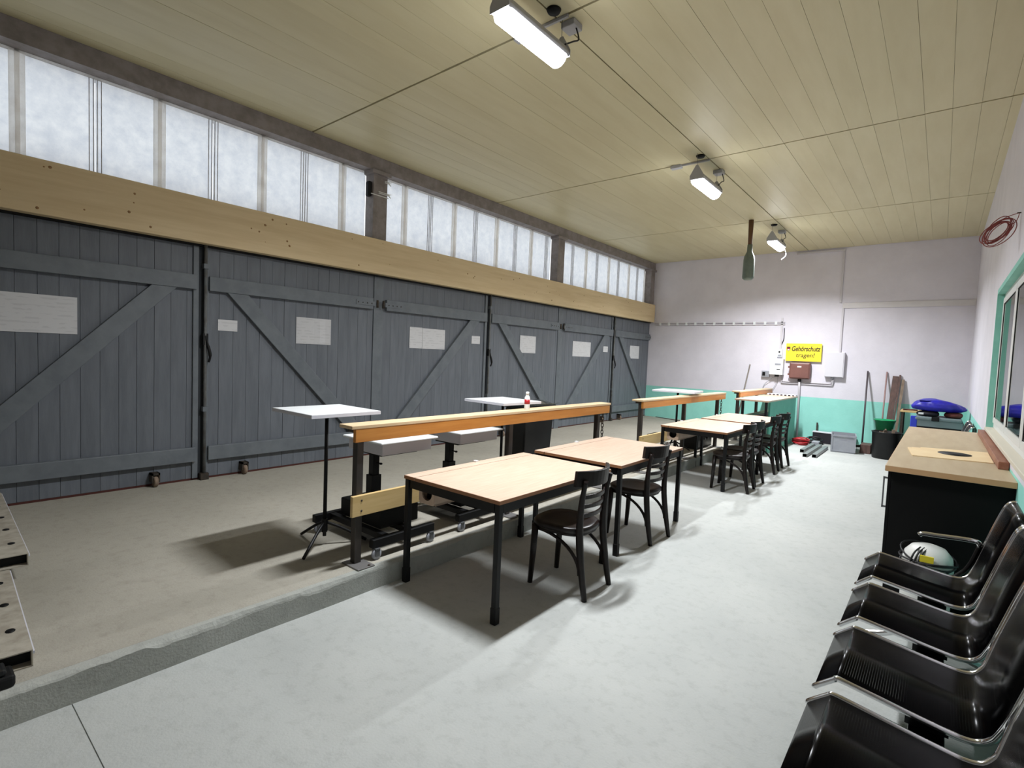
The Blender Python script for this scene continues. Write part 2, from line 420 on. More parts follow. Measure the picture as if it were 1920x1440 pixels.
# ================================================================== SETTING
# floors
def build_floors():
    f = thing('floor', 'grey concrete floor of the lower aisle', 'floor', (-1.2, 6, 0), kind='structure')
    joints = [YF - 0.02, 0.497, YB + 0.02]
    for a, b in zip(joints[:-1], joints[1:]):
        part('slab', MB().box(XS - 0.02, XR + 0.3, a + 0.002, b - 0.002, -0.12, 0.0), MT['floor_low'], f)
    part('joint_filler', MB().box(XS - 0.02, XR + 0.3, YF, YB, -0.14, -0.006), MT['step'], f)
    g = thing('floor', 'raised concrete platform with chipped edge in front of the grey gates', 'floor', (-4.5, 6, 0), kind='structure')
    mb = MB(); n = 700; dy = (YB - YF) / n
    prof = []
    rnd = random.Random(3); c1 = c2 = 0.012
    chip = 0.0; tgt = 0.0
    for i in range(n + 1):
        c1 = max(0.004, min(0.022, c1 + rnd.uniform(-0.003, 0.003)))
        c2 = max(0.004, min(0.03, c2 + rnd.uniform(-0.004, 0.004)))
        if rnd.random() < 0.03: tgt = rnd.uniform(0.0, 0.026)
        chip += (tgt - chip) * 0.35; tgt *= 0.9
        prof.append((c1 + chip * 0.7, c2 + chip))
    vs = []; fs = []
    for i, (a, b) in enumerate(prof):
        y = YF + i * dy
        w = 0.006 * math.sin(i * 0.13) + 0.004 * math.sin(i * 0.041 + 1)
        vs += [(XS - 0.06, y, S), (XS - a + w, y, S), (XS - a * 0.25 + w, y, S - b * 0.6), (XS + w, y, S - b), (XS + 0.002 + w * 0.3, y, -0.02)]
    for i in range(n):
        for k in range(4):
            fs.append((i * 5 + k, i * 5 + k + 1, i * 5 + 5 + k + 1, i * 5 + 5 + k))
    e = MB(); e.add(vs, fs)
    part('step_edge', e, MT['step'], g)
    part('slab', MB().box(XL - 0.2, XS - 0.059, YF - 0.02, YB + 0.02, -0.05, S), MT['floor_up'], g)
build_floors()

# ceiling boards
def build_ceiling():
    c = thing('ceiling', 'yellowish panelled ceiling of long painted boards', 'ceiling', (-2.8, 6.3, ZC), kind='structure')
    part('backing', MB().box(XL - 0.3, XR + 0.3, YF - 0.3, YB + 0.3, ZC + 0.02, ZC + 0.3), MT['ceil_back'], c)
    seams = [YF, 3.29, 6.63, 9.96, YB]
    pitch = 0.2115
    rnd = random.Random(5)
    for k in range(4):
        y0, y1 = seams[k] + 0.011, seams[k + 1] - 0.011
        me = None
        for side in (-1, 1):
            x = -2.42 + side * 0.006
            while True:
                xa, xb = (x, x + pitch) if side > 0 else (x - pitch, x)
                last = xb > XR + 0.02 or xa < XL + 0.1
                w = pitch
                if xa > XR or xb < XL + 0.05: break
                if me is None:
                    mb = MB().box(-pitch / 2 + 0.001, pitch / 2 - 0.001, -(y1 - y0) / 2, (y1 - y0) / 2, 0, 0.018)
                    me = mb.mesh('ceiling_board'); me.materials.append(MT['ceil'])
                o = bpy.data.objects.new('board', me); COL.objects.link(o); o.parent = c
                o.location = Vector(((xa + xb) / 2, (y0 + y1) / 2, ZC + rnd.uniform(0, 0.0025))) - Vector(c.location)
                x += side * pitch
build_ceiling()

# walls
solo('wall_back', MB().box(XL - 0.3, XR + 0.3, YB, YB + 0.2, -0.1, ZC + 0.2), MT['wall'], 'white rear wall with a green painted lower band', 'wall', kind='structure')
solo('wall_front', MB().box(XL - 0.3, XR + 0.3, YF - 0.2, YF, -0.1, ZC + 0.2), MT['near_wall'], 'grey wall at the near end of the hall', 'wall', kind='structure')
WY0, WY1, WZ0, WZ1 = 3.9, 7.62, 1.02, 2.47
wr = thing('wall_right', 'white side wall with a green lower band and window recess', 'wall', (XR + 0.1, 6, 0), kind='structure')
mb = MB(); T = 0.24
mb.box(XR, XR + T, YF - 0.2, WY0, -0.1, ZC + 0.2); mb.box(XR, XR + T, WY1, YB + 0.2, -0.1, ZC + 0.2)
mb.box(XR, XR + T, WY0, WY1, -0.1, WZ0); mb.box(XR, XR + T, WY0, WY1, WZ1, ZC + 0.2)
part('plaster', mb, MT['wall'], wr)
mb = MB()
mb.box(XR - 0.004, XR + 0.12, WY1 - 0.004, WY1 + 0.002, WZ0, WZ1 + 0.004); mb.box(XR - 0.004, XR + 0.12, WY0, WY1, WZ1 - 0.004, WZ1 + 0.002)
part('window_reveal', mb, MT['niche'], wr)
mb = MB(); mb.box(XR - 0.002, XR, WY1, WY1 + 0.05, 0.9, WZ1 + 0.05); mb.box(XR - 0.002, XR, WY0, WY1, WZ1, WZ1 + 0.05)
part('painted_border', mb, MT['niche'], wr)

def right_window():
    w = thing('window_4', 'white framed window in a green recess of the side wall', 'window', (XR + 0.08, 5.8, WZ0), kind='structure')
    x0, x1 = XR + 0.055, XR + 0.115
    def frame(y0, y1, z0, z1, t, xa, xb, name):
        m = MB(); m.box(xa, xb, y0, y1, z0, z0 + t); m.box(xa, xb, y0, y1, z1 - t, z1); m.box(xa, xb, y0, y0 + t, z0 + t, z1 - t); m.box(xa, xb, y1 - t, y1, z0 + t, z1 - t)
        return part(name, m, MT['pvc'], w, 0.004)
    frame(WY0, WY1, WZ0 + 0.02, WZ1, 0.05, x0, x1, 'window_frame')
    ms = [WY0 + 0.05, 5.06, 6.27, WY1 - 0.05]
    for a, b in zip(ms[:-1], ms[1:]):
        s = frame(a + 0.012, b - 0.012, WZ0 + 0.075, WZ1 - 0.055, 0.06, x0 - 0.012, x1 - 0.015, 'sash')
        part('pane', MB().box(x0 - 0.004, x0 + 0.002, a + 0.07, b - 0.07, WZ0 + 0.13, WZ1 - 0.11), MT['glass'], s)
        g = MB(); gx = x0 - 0.008
        g.box(gx, gx + 0.02, a + 0.066, a + 0.074, WZ0 + 0.13, WZ1 - 0.11); g.box(gx, gx + 0.02, b - 0.074, b - 0.066, WZ0 + 0.13, WZ1 - 0.11)
        g.box(gx, gx + 0.02, a + 0.07, b - 0.07, WZ1 - 0.118, WZ1 - 0.11)
        part('gasket', g, MT['black'], s)
    for a in ms[1:-1]:
        part('mullion', MB().box(x0, x1, a - 0.02, a + 0.02, WZ0 + 0.07, WZ1 - 0.05), MT['pvc'], w)
    part('window_sill', MB().box(XR - 0.015, x0 + 0.01, WY0, WY1 - 0.002, WZ0 - 0.012, WZ0 + 0.02), MT['sill'], w, 0.004)
right_window()
# the next room that the window gives onto
nr = thing('wall_next_room', 'plain walls of the dim room behind the side window', 'wall', (XR + 1.5, 5.8, 0), kind='structure')
mb = MB(); mb.box(XR + 2.4, XR + 2.5, 2, 10, 0, 3.2); mb.box(XR + T, XR + 2.5, 9.9, 10, 0, 3.2); mb.box(XR + T, XR + 2.5, 2, 2.1, 0, 3.2)
part('plaster', mb, MT['farroom'], nr); part('slab', MB().box(XR + T, XR + 2.5, 2, 10, -0.1, 0), MT['step'], nr); part('roof_panel', MB().box(XR + T, XR + 2.5, 2, 10, 3.2, 3.3), MT['farroom'], nr)

# left side: lintel band behind the spruce board
solo('wall_left', MB().box(XL - 0.26, XL - 0.06, YF - 0.2, YB + 0.2, 2.58, 3.12), MT['plain_wall'], 'masonry band between the gates and the high windows', 'wall', kind='structure')
solo('trim_1', MB().box(XL - 0.26, XL - 0.1, YF - 0.2, YB + 0.2, 3.99, ZC + 0.02), MT['steel'], 'dark strip above the high windows', 'trim', kind='structure')

# high clerestory windows, one bay between columns
def clerestory(idx, y0, y1, heavy, light):
    w = thing('window_%d' % idx, ['', 'nearest bay of frosted high windows above the gates', 'middle bay of frosted high windows above the gates', 'farthest bay of frosted high windows by the rear wall'][idx], 'window', (XL - 0.1, (y0 + y1) / 2, 3.05), kind='structure')
    xs = XL - 0.1
    edges = sorted([y0] + [h for h in heavy] + [l for l in light] + [y1])
    for a, b in zip(edges[:-1], edges[1:]):
        part('pane', MB().box(xs - 0.012, xs, a + 0.004, b - 0.004, 3.05, 4.02), MT['pane'], w)
    for h in heavy:
        m = MB(); m.box(xs + 0.006, xs + 0.018, h - 0.052, h + 0.052, 3.05, 4.02)
        p = part('mullion', m, MT['mull'], w)
        part('cover_strip', MB().box(xs + 0.020, xs + 0.026, h - 0.016, h + 0.016, 3.05, 4.0), MT['coverstrip'], p)
    for l in light:
        m = MB()
        for d in (-0.045, -0.015, 0.015, 0.045): m.box(xs, xs + 0.008, l + d - 0.0028, l + d + 0.0028, 3.05, 4.02)
        part('joint_rib', m, MT['rib'], w)
    part('head_strip', MB().box(xs - 0.01, xs + 0.02, y0, y1, 3.96, 4.02), MT['mull'], w)
clerestory(1, YF, 4.16, [-0.28, 0.74, 1.77, 2.78, 3.805], [0.23, 1.265, 2.265, 3.29])
clerestory(2, 4.38, 8.46, [4.815, 5.805, 6.825, 7.81], [5.31, 6.3, 7.345, 8.305])
clerestory(3, 8.68, 12.72, [9.775, 10.775, 11.775, 12.66], [9.25, 10.25, 11.25, 12.25])

# steel columns and wall beam
COLS = [(4.27, 'steel column nearest the camera rising in front of the high windows'), (8.57, 'steel column midway along the row of high windows'), (12.79, 'steel column in the corner beside the rear wall')]
for y, lab in COLS:
    t = thing('steel_column', lab, 'column', (XL + 0.02, y, 2.6), group=None)
    w = 0.11
    m = MB(); m.box(XL - 0.09, XL - 0.075, y - w, y + w, 2.62, 3.98); m.box(XL + 0.065, XL + 0.085, y - w, y + w, 2.62, 3.98); m.box(XL - 0.08, XL + 0.07, y - 0.02, y + 0.02, 2.62, 3.98)
    m.box(XL - 0.08, XL + 0.07, y - w, y - w + 0.012, 2.62, 3.98)
    part('profile', m, MT['steel'], t, 0.002)
    part('head_plate', MB().box(XL - 0.08, XL + 0.12, y - 0.15, y + 0.15, 3.93, 3.98), MT['steel'], t, 0.004)
    m = MB()
    for k in (-0.07, 0.07): m.lathe([(0.016, 0), (0.016, 0.02)], (XL + 0.06, y + k, 3.91), 6)
    part('bolt', m, MT['iron'], t)
tb = thing('steel_beam', 'grey steel beam running under the ceiling above the high windows', 'beam', (XL, 6.3, 3.98))
m = MB(); m.box(XL - 0.1, XL + 0.08, YF, YB, 3.98, 4.0); m.box(XL - 0.03, XL - 0.015, YF, YB, 4.0, 4.14); m.box(XL - 0.1, XL + 0.08, YF, YB, 4.14, 4.158); m.box(XL + 0.06, XL + 0.08, YF, YB, 4.0, 4.14)
part('profile', m, MT['steel'], tb)

# spruce board over the gates
sb = thing('timber_beam', 'long spruce board running over the tops of the grey gates', 'beam', (XL + 0.12, 6.3, 2.62))
part('board', MB().box(XL + 0.03, XL + 0.14, YF + 0.01, YB - 0.03, 2.62, 3.075), MT['ply'], sb, 0.006)
rnd = random.Random(11)
km = MB()
for i in range(60):
    y = rnd.uniform(0.4, 12.6); z = rnd.uniform(2.66, 3.03); r = rnd.uniform(0.005, 0.013)
    km.lathe([(r, 0), (r * 0.6, 0.0006), (0.0001, 0.0008)], (0, 0, 0), 8, sx=1, sy=1, mat=Matrix.Translation((XL + 0.1402, y, z)) @ Matrix.Rotation(PI / 2, 4, 'Y'))
part('knot', km, MT['knot'], sb, kind='stuff')
solo('trim_2', MB().box(XL - 0.06, XL + 0.03, YF, YB, 2.6, 2.64), MT['black'], 'black strip standing in for the shadow under the spruce board', 'trim', kind='structure')  # black colour takes the place of the shadow gap below the board
solo('trim_3', MB().box(XL - 0.07, XL - 0.005, YF, YB, S, S + 0.022), MT['rust'], 'red brown rubber strip along the foot of the gates', 'trim', kind='structure')

# gates
plank_mesh = {}
def gate_leaf(n, y0, y1, side, label, last=False):
    """side -1: brace falls to the left (leaf left of the centre), +1: to the right"""
    z0, z1 = S + 0.022, 2.6
    d = thing('door_%d' % n, label, 'gate', (XL, (y0 + y1) / 2, S), kind='structure')
    part('light_block_panel', MB().box(XL - 0.06, XL - 0.03, y0, y1, z0, z1), MT['gate_dark'], d)  # panel added behind the planks to keep daylight out of their gaps
    pitch = 0.1435; k = 0; base = Vector(d.location)
    ya = y0
    while ya < y1 - 0.01:
        yb = min(ya + pitch, y1); w = round(yb - ya, 3)
        key = w
        if key not in plank_mesh:
            b = MB().box(-0.03, 0.0, -w / 2 + 0.0013, w / 2 - 0.0013, z0, z1)
            me = b.mesh('gate_plank'); me.materials.append(MT['gate']); plank_mesh[key] = me
        o = bpy.data.objects.new('plank', plank_mesh[key]); COL.objects.link(o); o.parent = d
        o.location = Vector((XL + random.uniform(-0.003, 0), (ya + yb) / 2, 0)) - base
        ya = yb
    x0, x1 = XL - 0.001, XL + 0.052
    c = y1 if side < 0 else y0
    part('top_rail', MB().box(x0, x1, y0 + 0.03, y1 - 0.03, 2.15, 2.30), MT['gate_frame'], d, 0.004)
    part('bottom_rail', MB().box(x0, x1, y0 + 0.03, y1 - 0.03, 0.35, 0.50), MT['gate_frame'], d, 0.004)
    s = side
    za, zb = 2.15, 0.5
    yt0, yt1 = c + s * 0.21, c + s * 0.43
    sh = s * 1.55
    if last: sh = s * 1.44
    poly = [(yt0, za), (yt1, za), (yt1 + sh, zb), (yt0 + sh, zb)]
    part('brace', MB().prism(poly, 'x', x0, x1 - 0.006), MT['gate_frame'], d, 0.004)
    # centre stile
    st = (y1 - 0.055, y1 - 0.003) if side < 0 else (y0 + 0.003, y0 + 0.035)
    part('stile', MB().box(x0, XL + 0.02, st[0], st[1], z0, z1), MT['gate_frame'], d, 0.003)
    # hinge straps at the outer edge
    ho = y0 if side < 0 else y1
    for zz in (2.225, 0.425):
        h = MB(); h.box(XL + 0.051, XL + 0.058, min(ho, ho - s * 0.3), max(ho, ho - s * 0.3), zz - 0.03, zz + 0.03)
        hp = part('hinge_strap', h, MT['gate_frame'], d)
        kn = MB(); kn.tube([(XL + 0.058, ho + s * 0.03, zz - 0.05), (XL + 0.058, ho + s * 0.03, zz + 0.05)], 0.016, 10)
        part('hinge_knuckle', kn, MT['iron'], hp)
        bo = MB()
        for q in range(4):
            bo.lathe([(0.009, 0), (0.006, 0.006)], (0, 0, 0), 8, mat=Matrix.Translation((XL + 0.058, ho - s * (0.06 + q * 0.07), zz)) @ Matrix.Rotation(PI / 2, 4, 'Y'))
        part('bolt', bo, MT['iron'], hp)
    # castor
    wy = c + s * 0.4
    wv = MB(); wv.lathe([(0.0, -0.018), (0.05, -0.018), (0.055, -0.012), (0.055, 0.012), (0.05, 0.018), (0.0, 0.018)], (0, 0, 0), 18, mat=Matrix.Translation((XL + 0.06, wy, S + 0.055)) @ Matrix.Rotation(PI / 2, 4, 'X'))
    wh = part('wheel', wv, MT['paleboard'], d)
    fk = MB(); fk.box(XL + 0.0, XL + 0.09, wy - 0.035, wy - 0.022, S + 0.05, S + 0.14); fk.box(XL, XL + 0.09, wy + 0.022, wy + 0.035, S + 0.05, S + 0.14); fk.box(XL, XL + 0.09, wy - 0.035, wy + 0.035, S + 0.12, S + 0.14)
    part('fork', fk, MT['iron'], wh)
    if side > 0:
        part('light_block_strip', MB().box(XL - 0.06, XL - 0.012, c - 0.062, c - 0.001, z0, z1), MT['gate_dark'], d)  # dark strip added to stop daylight coming between the two leaves
        # espagnolette rod and lever on the meeting edge
        r = MB().tube([(XL + 0.036, c - 0.005, S + 0.03), (XL + 0.036, c - 0.005, 2.66)], 0.016, 10)
        rod = part('locking_rod', r, MT['lockbar'], d)
        k = MB(); k.tube(smooth_path([(XL + 0.04, c - 0.005, 1.68), (XL + 0.06, c + 0.012, 1.58), (XL + 0.075, c + 0.03, 1.47), (XL + 0.06, c + 0.022, 1.40)]), [0.012] * 7 + [0.017] * 6 + [0.012] * 6, 8)
        k.box(XL + 0.02, XL + 0.05, c - 0.03, c + 0.02, 1.58, 1.70)
        part('lever_handle', k, MT['black'], rod, label='black lever handle')
        part('foot_bracket', MB().box(XL, XL + 0.07, c - 0.05, c + 0.03, S, S + 0.07), MT['iron'], rod)
        for zz in (0.9, 2.4):
            part('guide', MB().box(XL, XL + 0.056, c - 0.028, c + 0.02, zz - 0.025, zz + 0.025), MT['gate_frame'], rod)
    return d
gate_leaf(1, -0.16, 2.10, -1, 'nearest grey plank gate leaf, cut off by the left picture edge')
gate_leaf(2, 2.16, 4.26, 1, 'second grey plank gate leaf from the camera, right half of the nearest pair')
gate_leaf(3, 4.42, 6.55, -1, 'third grey plank gate leaf, left half of the middle pair')
gate_leaf(4, 6.61, 8.68, 1, 'fourth grey plank gate leaf, right half of the middle pair')
gate_leaf(5, 8.84, 10.93, -1, 'fifth grey plank gate leaf, left half of the farthest pair')
gate_leaf(6, 10.99, 12.92, 1, 'last grey plank gate leaf, touching the rear wall', last=True)
for i, y in enumerate((-0.32, 4.26, 8.68)):
    solo('trim_%d' % (4 + i), MB().box(XL - 0.06, XL + 0.012, y + 0.004, y + 0.156, S, 2.6), MT['gate_frame'], ['grey gate post at the near corner', 'grey gate post between the nearest and middle gate pairs', 'grey gate post between the middle and farthest gate pairs'][i], 'post', kind='structure', bev=0.004)

# ================================================================== OBJECTS
# notices taped to the gates
NOT = [(0.18, 1.11, 1.63, 1.96, 'paper', 'large white notice of joined sheets on the nearest gate leaf'),
       (2.29, 2.49, 1.74, 1.86, 'paper', 'small white notice left of the laminated one on the second gate leaf'),
       (3.17, 3.63, 1.64, 1.96, 'film', 'shiny laminated notice reflecting the lamps on the second gate leaf'),
       (4.90, 5.14, 1.65, 1.96, 'paper', 'narrow white sheet beside the wide notice on the third gate leaf'),
       (5.145, 5.60, 1.65, 1.955, 'paper', 'wide white notice right of the narrow sheet on the third gate leaf'),
       (6.20, 6.40, 1.77, 1.90, 'paper', 'small white card near the lock of the third gate leaf'),
       (7.48, 7.96, 1.66, 1.98, 'paper', 'white notice alone on the fourth gate leaf'),
       (9.26, 9.98, 1.64, 1.96, 'paper', 'wide white notice on the fifth gate leaf'),
       (10.54, 10.75, 1.77, 1.90, 'paper', 'small white card near the lock of the fifth gate leaf'),
       (11.86, 12.37, 1.65, 1.97, 'paper', 'white notice on the last gate leaf by the rear wall')]
for (a, b, z0, z1, mm, lab) in NOT:
    m = MB(); n = 6
    vs = []; fs = []
    for i in range(n + 1):
        u = i / n
        for (z) in (z0, z1):
            vs.append((XL + 0.004 + (0.004 * math.sin(u * 7) ** 2 if mm == 'film' else 0.0015), a + (b - a) * u, z))
            vs.append((XL + 0.0012, a + (b - a) * u, z))
    for i in range(n):
        k = i * 4
        fs += [(k, k + 4, k + 6, k + 2), (k + 1, k + 3, k + 7, k + 5), (k + 2, k + 6, k + 7, k + 3), (k, k + 1, k + 5, k + 4)]
    fs += [(0, 2, 3, 1), (n * 4, n * 4 + 1, n * 4 + 3, n * 4 + 2)]
    m.add(vs, fs)
    solo('notice', m, MT[mm], lab, 'notice', 'notices on the gates')

# ceiling lamps
def lamp(x, yc, z, label, hook, box, seam, tail=False, power=LAMP_POWER):
    t = thing('ceiling_lamp', label, 'lamp', (x, yc, z), 'lit lamps hanging in a row under the ceiling')
    L = 0.70; h = L / 2
    m = MB(); prof = [(-0.075, 0.0), (-0.082, 0.03), (-0.05, 0.085), (0.05, 0.085), (0.082, 0.03), (0.075, 0.0)]
    m.prism([(x + a, z + b) for a, b in prof], 'y', yc - h, yc + h)
    part('housing', m, MT['lamp_white'], t, 0.004)
    m = MB(); n = 10; vs = []; fs = []
    prof = [(x + 0.078 * math.cos(PI * i / n), z + 0.002 - 0.075 * math.sin(PI * i / n)) for i in range(n + 1)]
    ys = [yc - h + 0.01, yc - h + 0.03, yc + h - 0.03, yc + h - 0.01]; sc_ = [0.55, 1, 1, 0.55]
    for y, k in zip(ys, sc_):
        for (px, pz) in prof: vs.append((x + (px - x) * k, y, z + (pz - z) * k))
    q = n + 1
    for i in range(3):
        for k in range(n): fs.append((i * q + k, i * q + k + 1, (i + 1) * q + k + 1, (i + 1) * q + k))
    fs += [tuple(range(q)), tuple(reversed(range(3 * q, 4 * q)))]
    m.add(vs, fs, True)
    part('diffuser', m, MT['lampglow'], t, label='glowing white diffuser')
    for s in (-1, 1):
        y = yc + s * (h + 0.004)
        m = MB().prism([(x - 0.084, z + 0.0), (x + 0.084, z + 0.0), (x + 0.084, z + 0.05), (x + 0.014, z + 0.17), (x - 0.014, z + 0.17), (x - 0.084, z + 0.05)], 'y', y - 0.003, y + 0.003)
        b = part('end_bracket', m, MT['lamp_white'], t)
        m = MB().tube([(x, y, z + 0.14), (x, y, ZC)], 0.0025, 6)
        part('suspension_wire', m, MT['greymetal'], b)
    part('ceiling_cap', MB().lathe([(0.0, -0.02), (0.045, -0.02), (0.055, 0.0)], (x + 0.0, hook, ZC - 0.001), 20), MT['black'], t, label='black round ceiling cap')
    bx = (x + 0.02, box)
    part('junction_box', MB().box(bx[0] - 0.06, bx[0] + 0.06, bx[1] - 0.06, bx[1] + 0.06, ZC - 0.05, ZC - 0.001), MT['lamp_white'], t, 0.006)
    m = MB().tube(smooth_path([(bx[0] + 0.04, bx[1], ZC - 0.04), (bx[0] + 0.07, bx[1], ZC - 0.14), (bx[0] + 0.05, bx[1] - 0.04, z + 0.14), (x + 0.02, yc + h - 0.05, z + 0.07)]), 0.006, 8)
    part('cable', m, MT['rubber'], t)
    if seam:
        cd = part('conduit', MB().box(x - 0.42, x + 0.06, seam - 0.01, seam + 0.01, ZC - 0.022, ZC - 0.001), MT['lamp_white'], t)
        part('conduit_box', MB().box(x - 0.44, x - 0.30, seam - 0.035, seam + 0.035, ZC - 0.04, ZC - 0.001), MT['lamp_white'], cd, 0.004)
    if tail:
        m = MB().tube(smooth_path([(x + 0.05, yc + h, z + 0.01), (x + 0.09, yc + h + 0.02, z - 0.1), (x + 0.08, yc + h + 0.02, z - 0.16), (x + 0.02, yc + h, z - 0.22)]), 0.007, 8)
        part('loose_cable', m, MT['offwhite'], t)
    ld = bpy.data.lights.new('lamp_light', 'AREA'); ld.shape = 'RECTANGLE'; ld.size = 0.11; ld.size_y = L - 0.06
    ld.energy = power; ld.color = LAMP_COL; ld.spread = math.radians(LAMP_SPREAD)
    lo = bpy.data.objects.new('lamp_light', ld); COL.objects.link(lo); lo.parent = t; lo.location = (0, 0, -0.077)
    return t
lamp(-2.38, 2.95, 3.85, 'nearest and largest of the lit ceiling lamps', 3.19, 3.40, 3.29)
lamp(-2.47, 6.73, 3.85, 'middle one of the three lit ceiling lamps', 6.47, 7.10, 6.63)
lamp(-2.51, 10.55, 3.85, 'farthest lit ceiling lamp with a loose white cable, near the rear wall', 10.3, 10.82, None, tail=True, power=LAMP_POWER * 1.6)

# bottle shaped thing on a rod hanging from the ceiling
t = thing('hanging_bottle', 'grey green bottle shape hanging from the ceiling on a brown rod', 'hanging bottle', (-2.765, 9.80, 3.11))
part('rod', MB().tube([(-2.76, 9.8, 3.62), (-2.765, 9.8, ZC)], [0.032, 0.042], 12), MT['brownrod'], t)
part('body', MB().lathe([(0.0, 0.0), (0.06, 0.0), (0.093, 0.03), (0.096, 0.06), (0.092, 0.35), (0.082, 0.42), (0.045, 0.50), (0.042, 0.62), (0.0, 0.62)], (-2.76, 9.8, 3.11), 24), MT['bottlegrey'], t)

# tables
def make_table():
    t = thing('dining_table', '', 'table')
    wx, wy, h = 0.87, 1.32, 0.75
    a, b = wx / 2, wy / 2
    sl = -a + 0.105
    top = part('tabletop', MB().box(sl + 0.004, a, -b, b, h - 0.025, h), MT['table'], t, 0.002)
    part('edge_band', MB().box(sl + 0.004, a + 0.0015, -b - 0.0015, b + 0.0015, h - 0.024, h - 0.002), MT['table_edge'], top)
    st = part('cable_flap', MB().box(-a, sl - 0.004, -b, b, h - 0.025, h), MT['table'], t, 0.002)
    part('edge_band', MB().box(-a - 0.0015, sl - 0.004, -b - 0.0015, b + 0.0015, h - 0.024, h - 0.002), MT['table_edge'], st)
    for sx in (-1, 1):
        for sy in (-1, 1):
            x = sx * (a - 0.022); y = sy * (b - 0.022)
            l = part('leg', MB().box(x - 0.018, x + 0.018, y - 0.018, y + 0.018, 0.0, h - 0.025), MT['tblack'], t, 0.003)
            part('foot', MB().box(x - 0.021, x + 0.021, y - 0.021, y + 0.021, 0.0, 0.10), MT['tblack'], l, 0.003)
    m = MB(); z0, z1 = h - 0.085, h - 0.026
    m.box(-a + 0.05, a - 0.05, -b + 0.012, -b + 0.042, z0, z1); m.box(-a + 0.05, a - 0.05, b - 0.042, b - 0.012, z0, z1)
    m.box(-a + 0.012, -a + 0.042, -b + 0.05, b - 0.05, z0, z1); m.box(a - 0.042, a - 0.012, -b + 0.05, b - 0.05, z0, z1)
    part('apron', m, MT['tblack'], t)
    # square wooden cable duct with a round opening in its end
    x0, x1 = -a + 0.055, -a + 0.215; zc0, zc1 = h - 0.195, h - 0.05
    ys = -b + 0.10
    m = MB(); m.box(x0, x0 + 0.014, ys, b - 0.1, zc0, zc1); m.box(x1 - 0.014, x1, ys, b - 0.1, zc0, zc1); m.box(x0, x1, ys, b - 0.1, zc0, zc0 + 0.014); m.box(x0, x1, ys, b - 0.1, zc1 - 0.014, zc1)
    d = part('cable_duct', m, MT['table'], t)
    # end plate with hole
    cx, cz, r = (x0 + x1) / 2, (zc0 + zc1) / 2 + 0.005, 0.052
    n = 24; vs = []; fs = []
    for k in range(n):
        an = 2 * PI * k / n + PI / n; c, s = math.cos(an), math.sin(an); q = max(abs(c), abs(s))
        for yy in (ys - 0.012, ys):
            vs.append((cx + r * c, yy, cz + r * s)); vs.append((max(x0, min(x1, cx + 0.08 * c / q)), yy, max(zc0, min(zc1, cz + 0.078 * s / q))))
    for k in range(n):
        i, j = k * 4, ((k + 1) % n) * 4
        fs += [(i, i + 1, j + 1, j), (i + 2, j + 2, j + 3, i + 3), (i, j, j + 2, i + 2), (i + 1, i + 3, j + 3, j + 1)]
    part('duct_end', MB().add(vs, fs), MT['table'], d)
    part('duct_shade_plate', MB().box(x0 + 0.016, x1 - 0.016, ys + 0.05, ys + 0.06, zc0 + 0.016, zc1 - 0.016), MT['black'], d)  # black plate across the duct, painting the shade seen through the hole
    part('stop_clip', MB().box(-a - 0.004, -a + 0.03, 0.02, 0.05, h, h + 0.012), MT['white'], t)
    return t
TB = make_table()
g = 'light oak tables with black frames'
TABS = [(-2.365, 2.93, 'nearest light oak table with black frame, right of the raised platform'),
        (-2.375, 4.425, 'second light oak table from the camera, with the single chair behind the nearest one'),
        (-2.435, 7.33, 'third light oak table from the camera, showing a round duct hole'),
        (-2.41, 8.79, 'farthest light oak table, end of the row near the rear wall')]
for i, (x, y, lab) in enumerate(TABS):
    o = TB if i == 0 else clone(TB)
    place(o, x, y, 0, 0.0 if i != 1 else 0.01, lab, g)

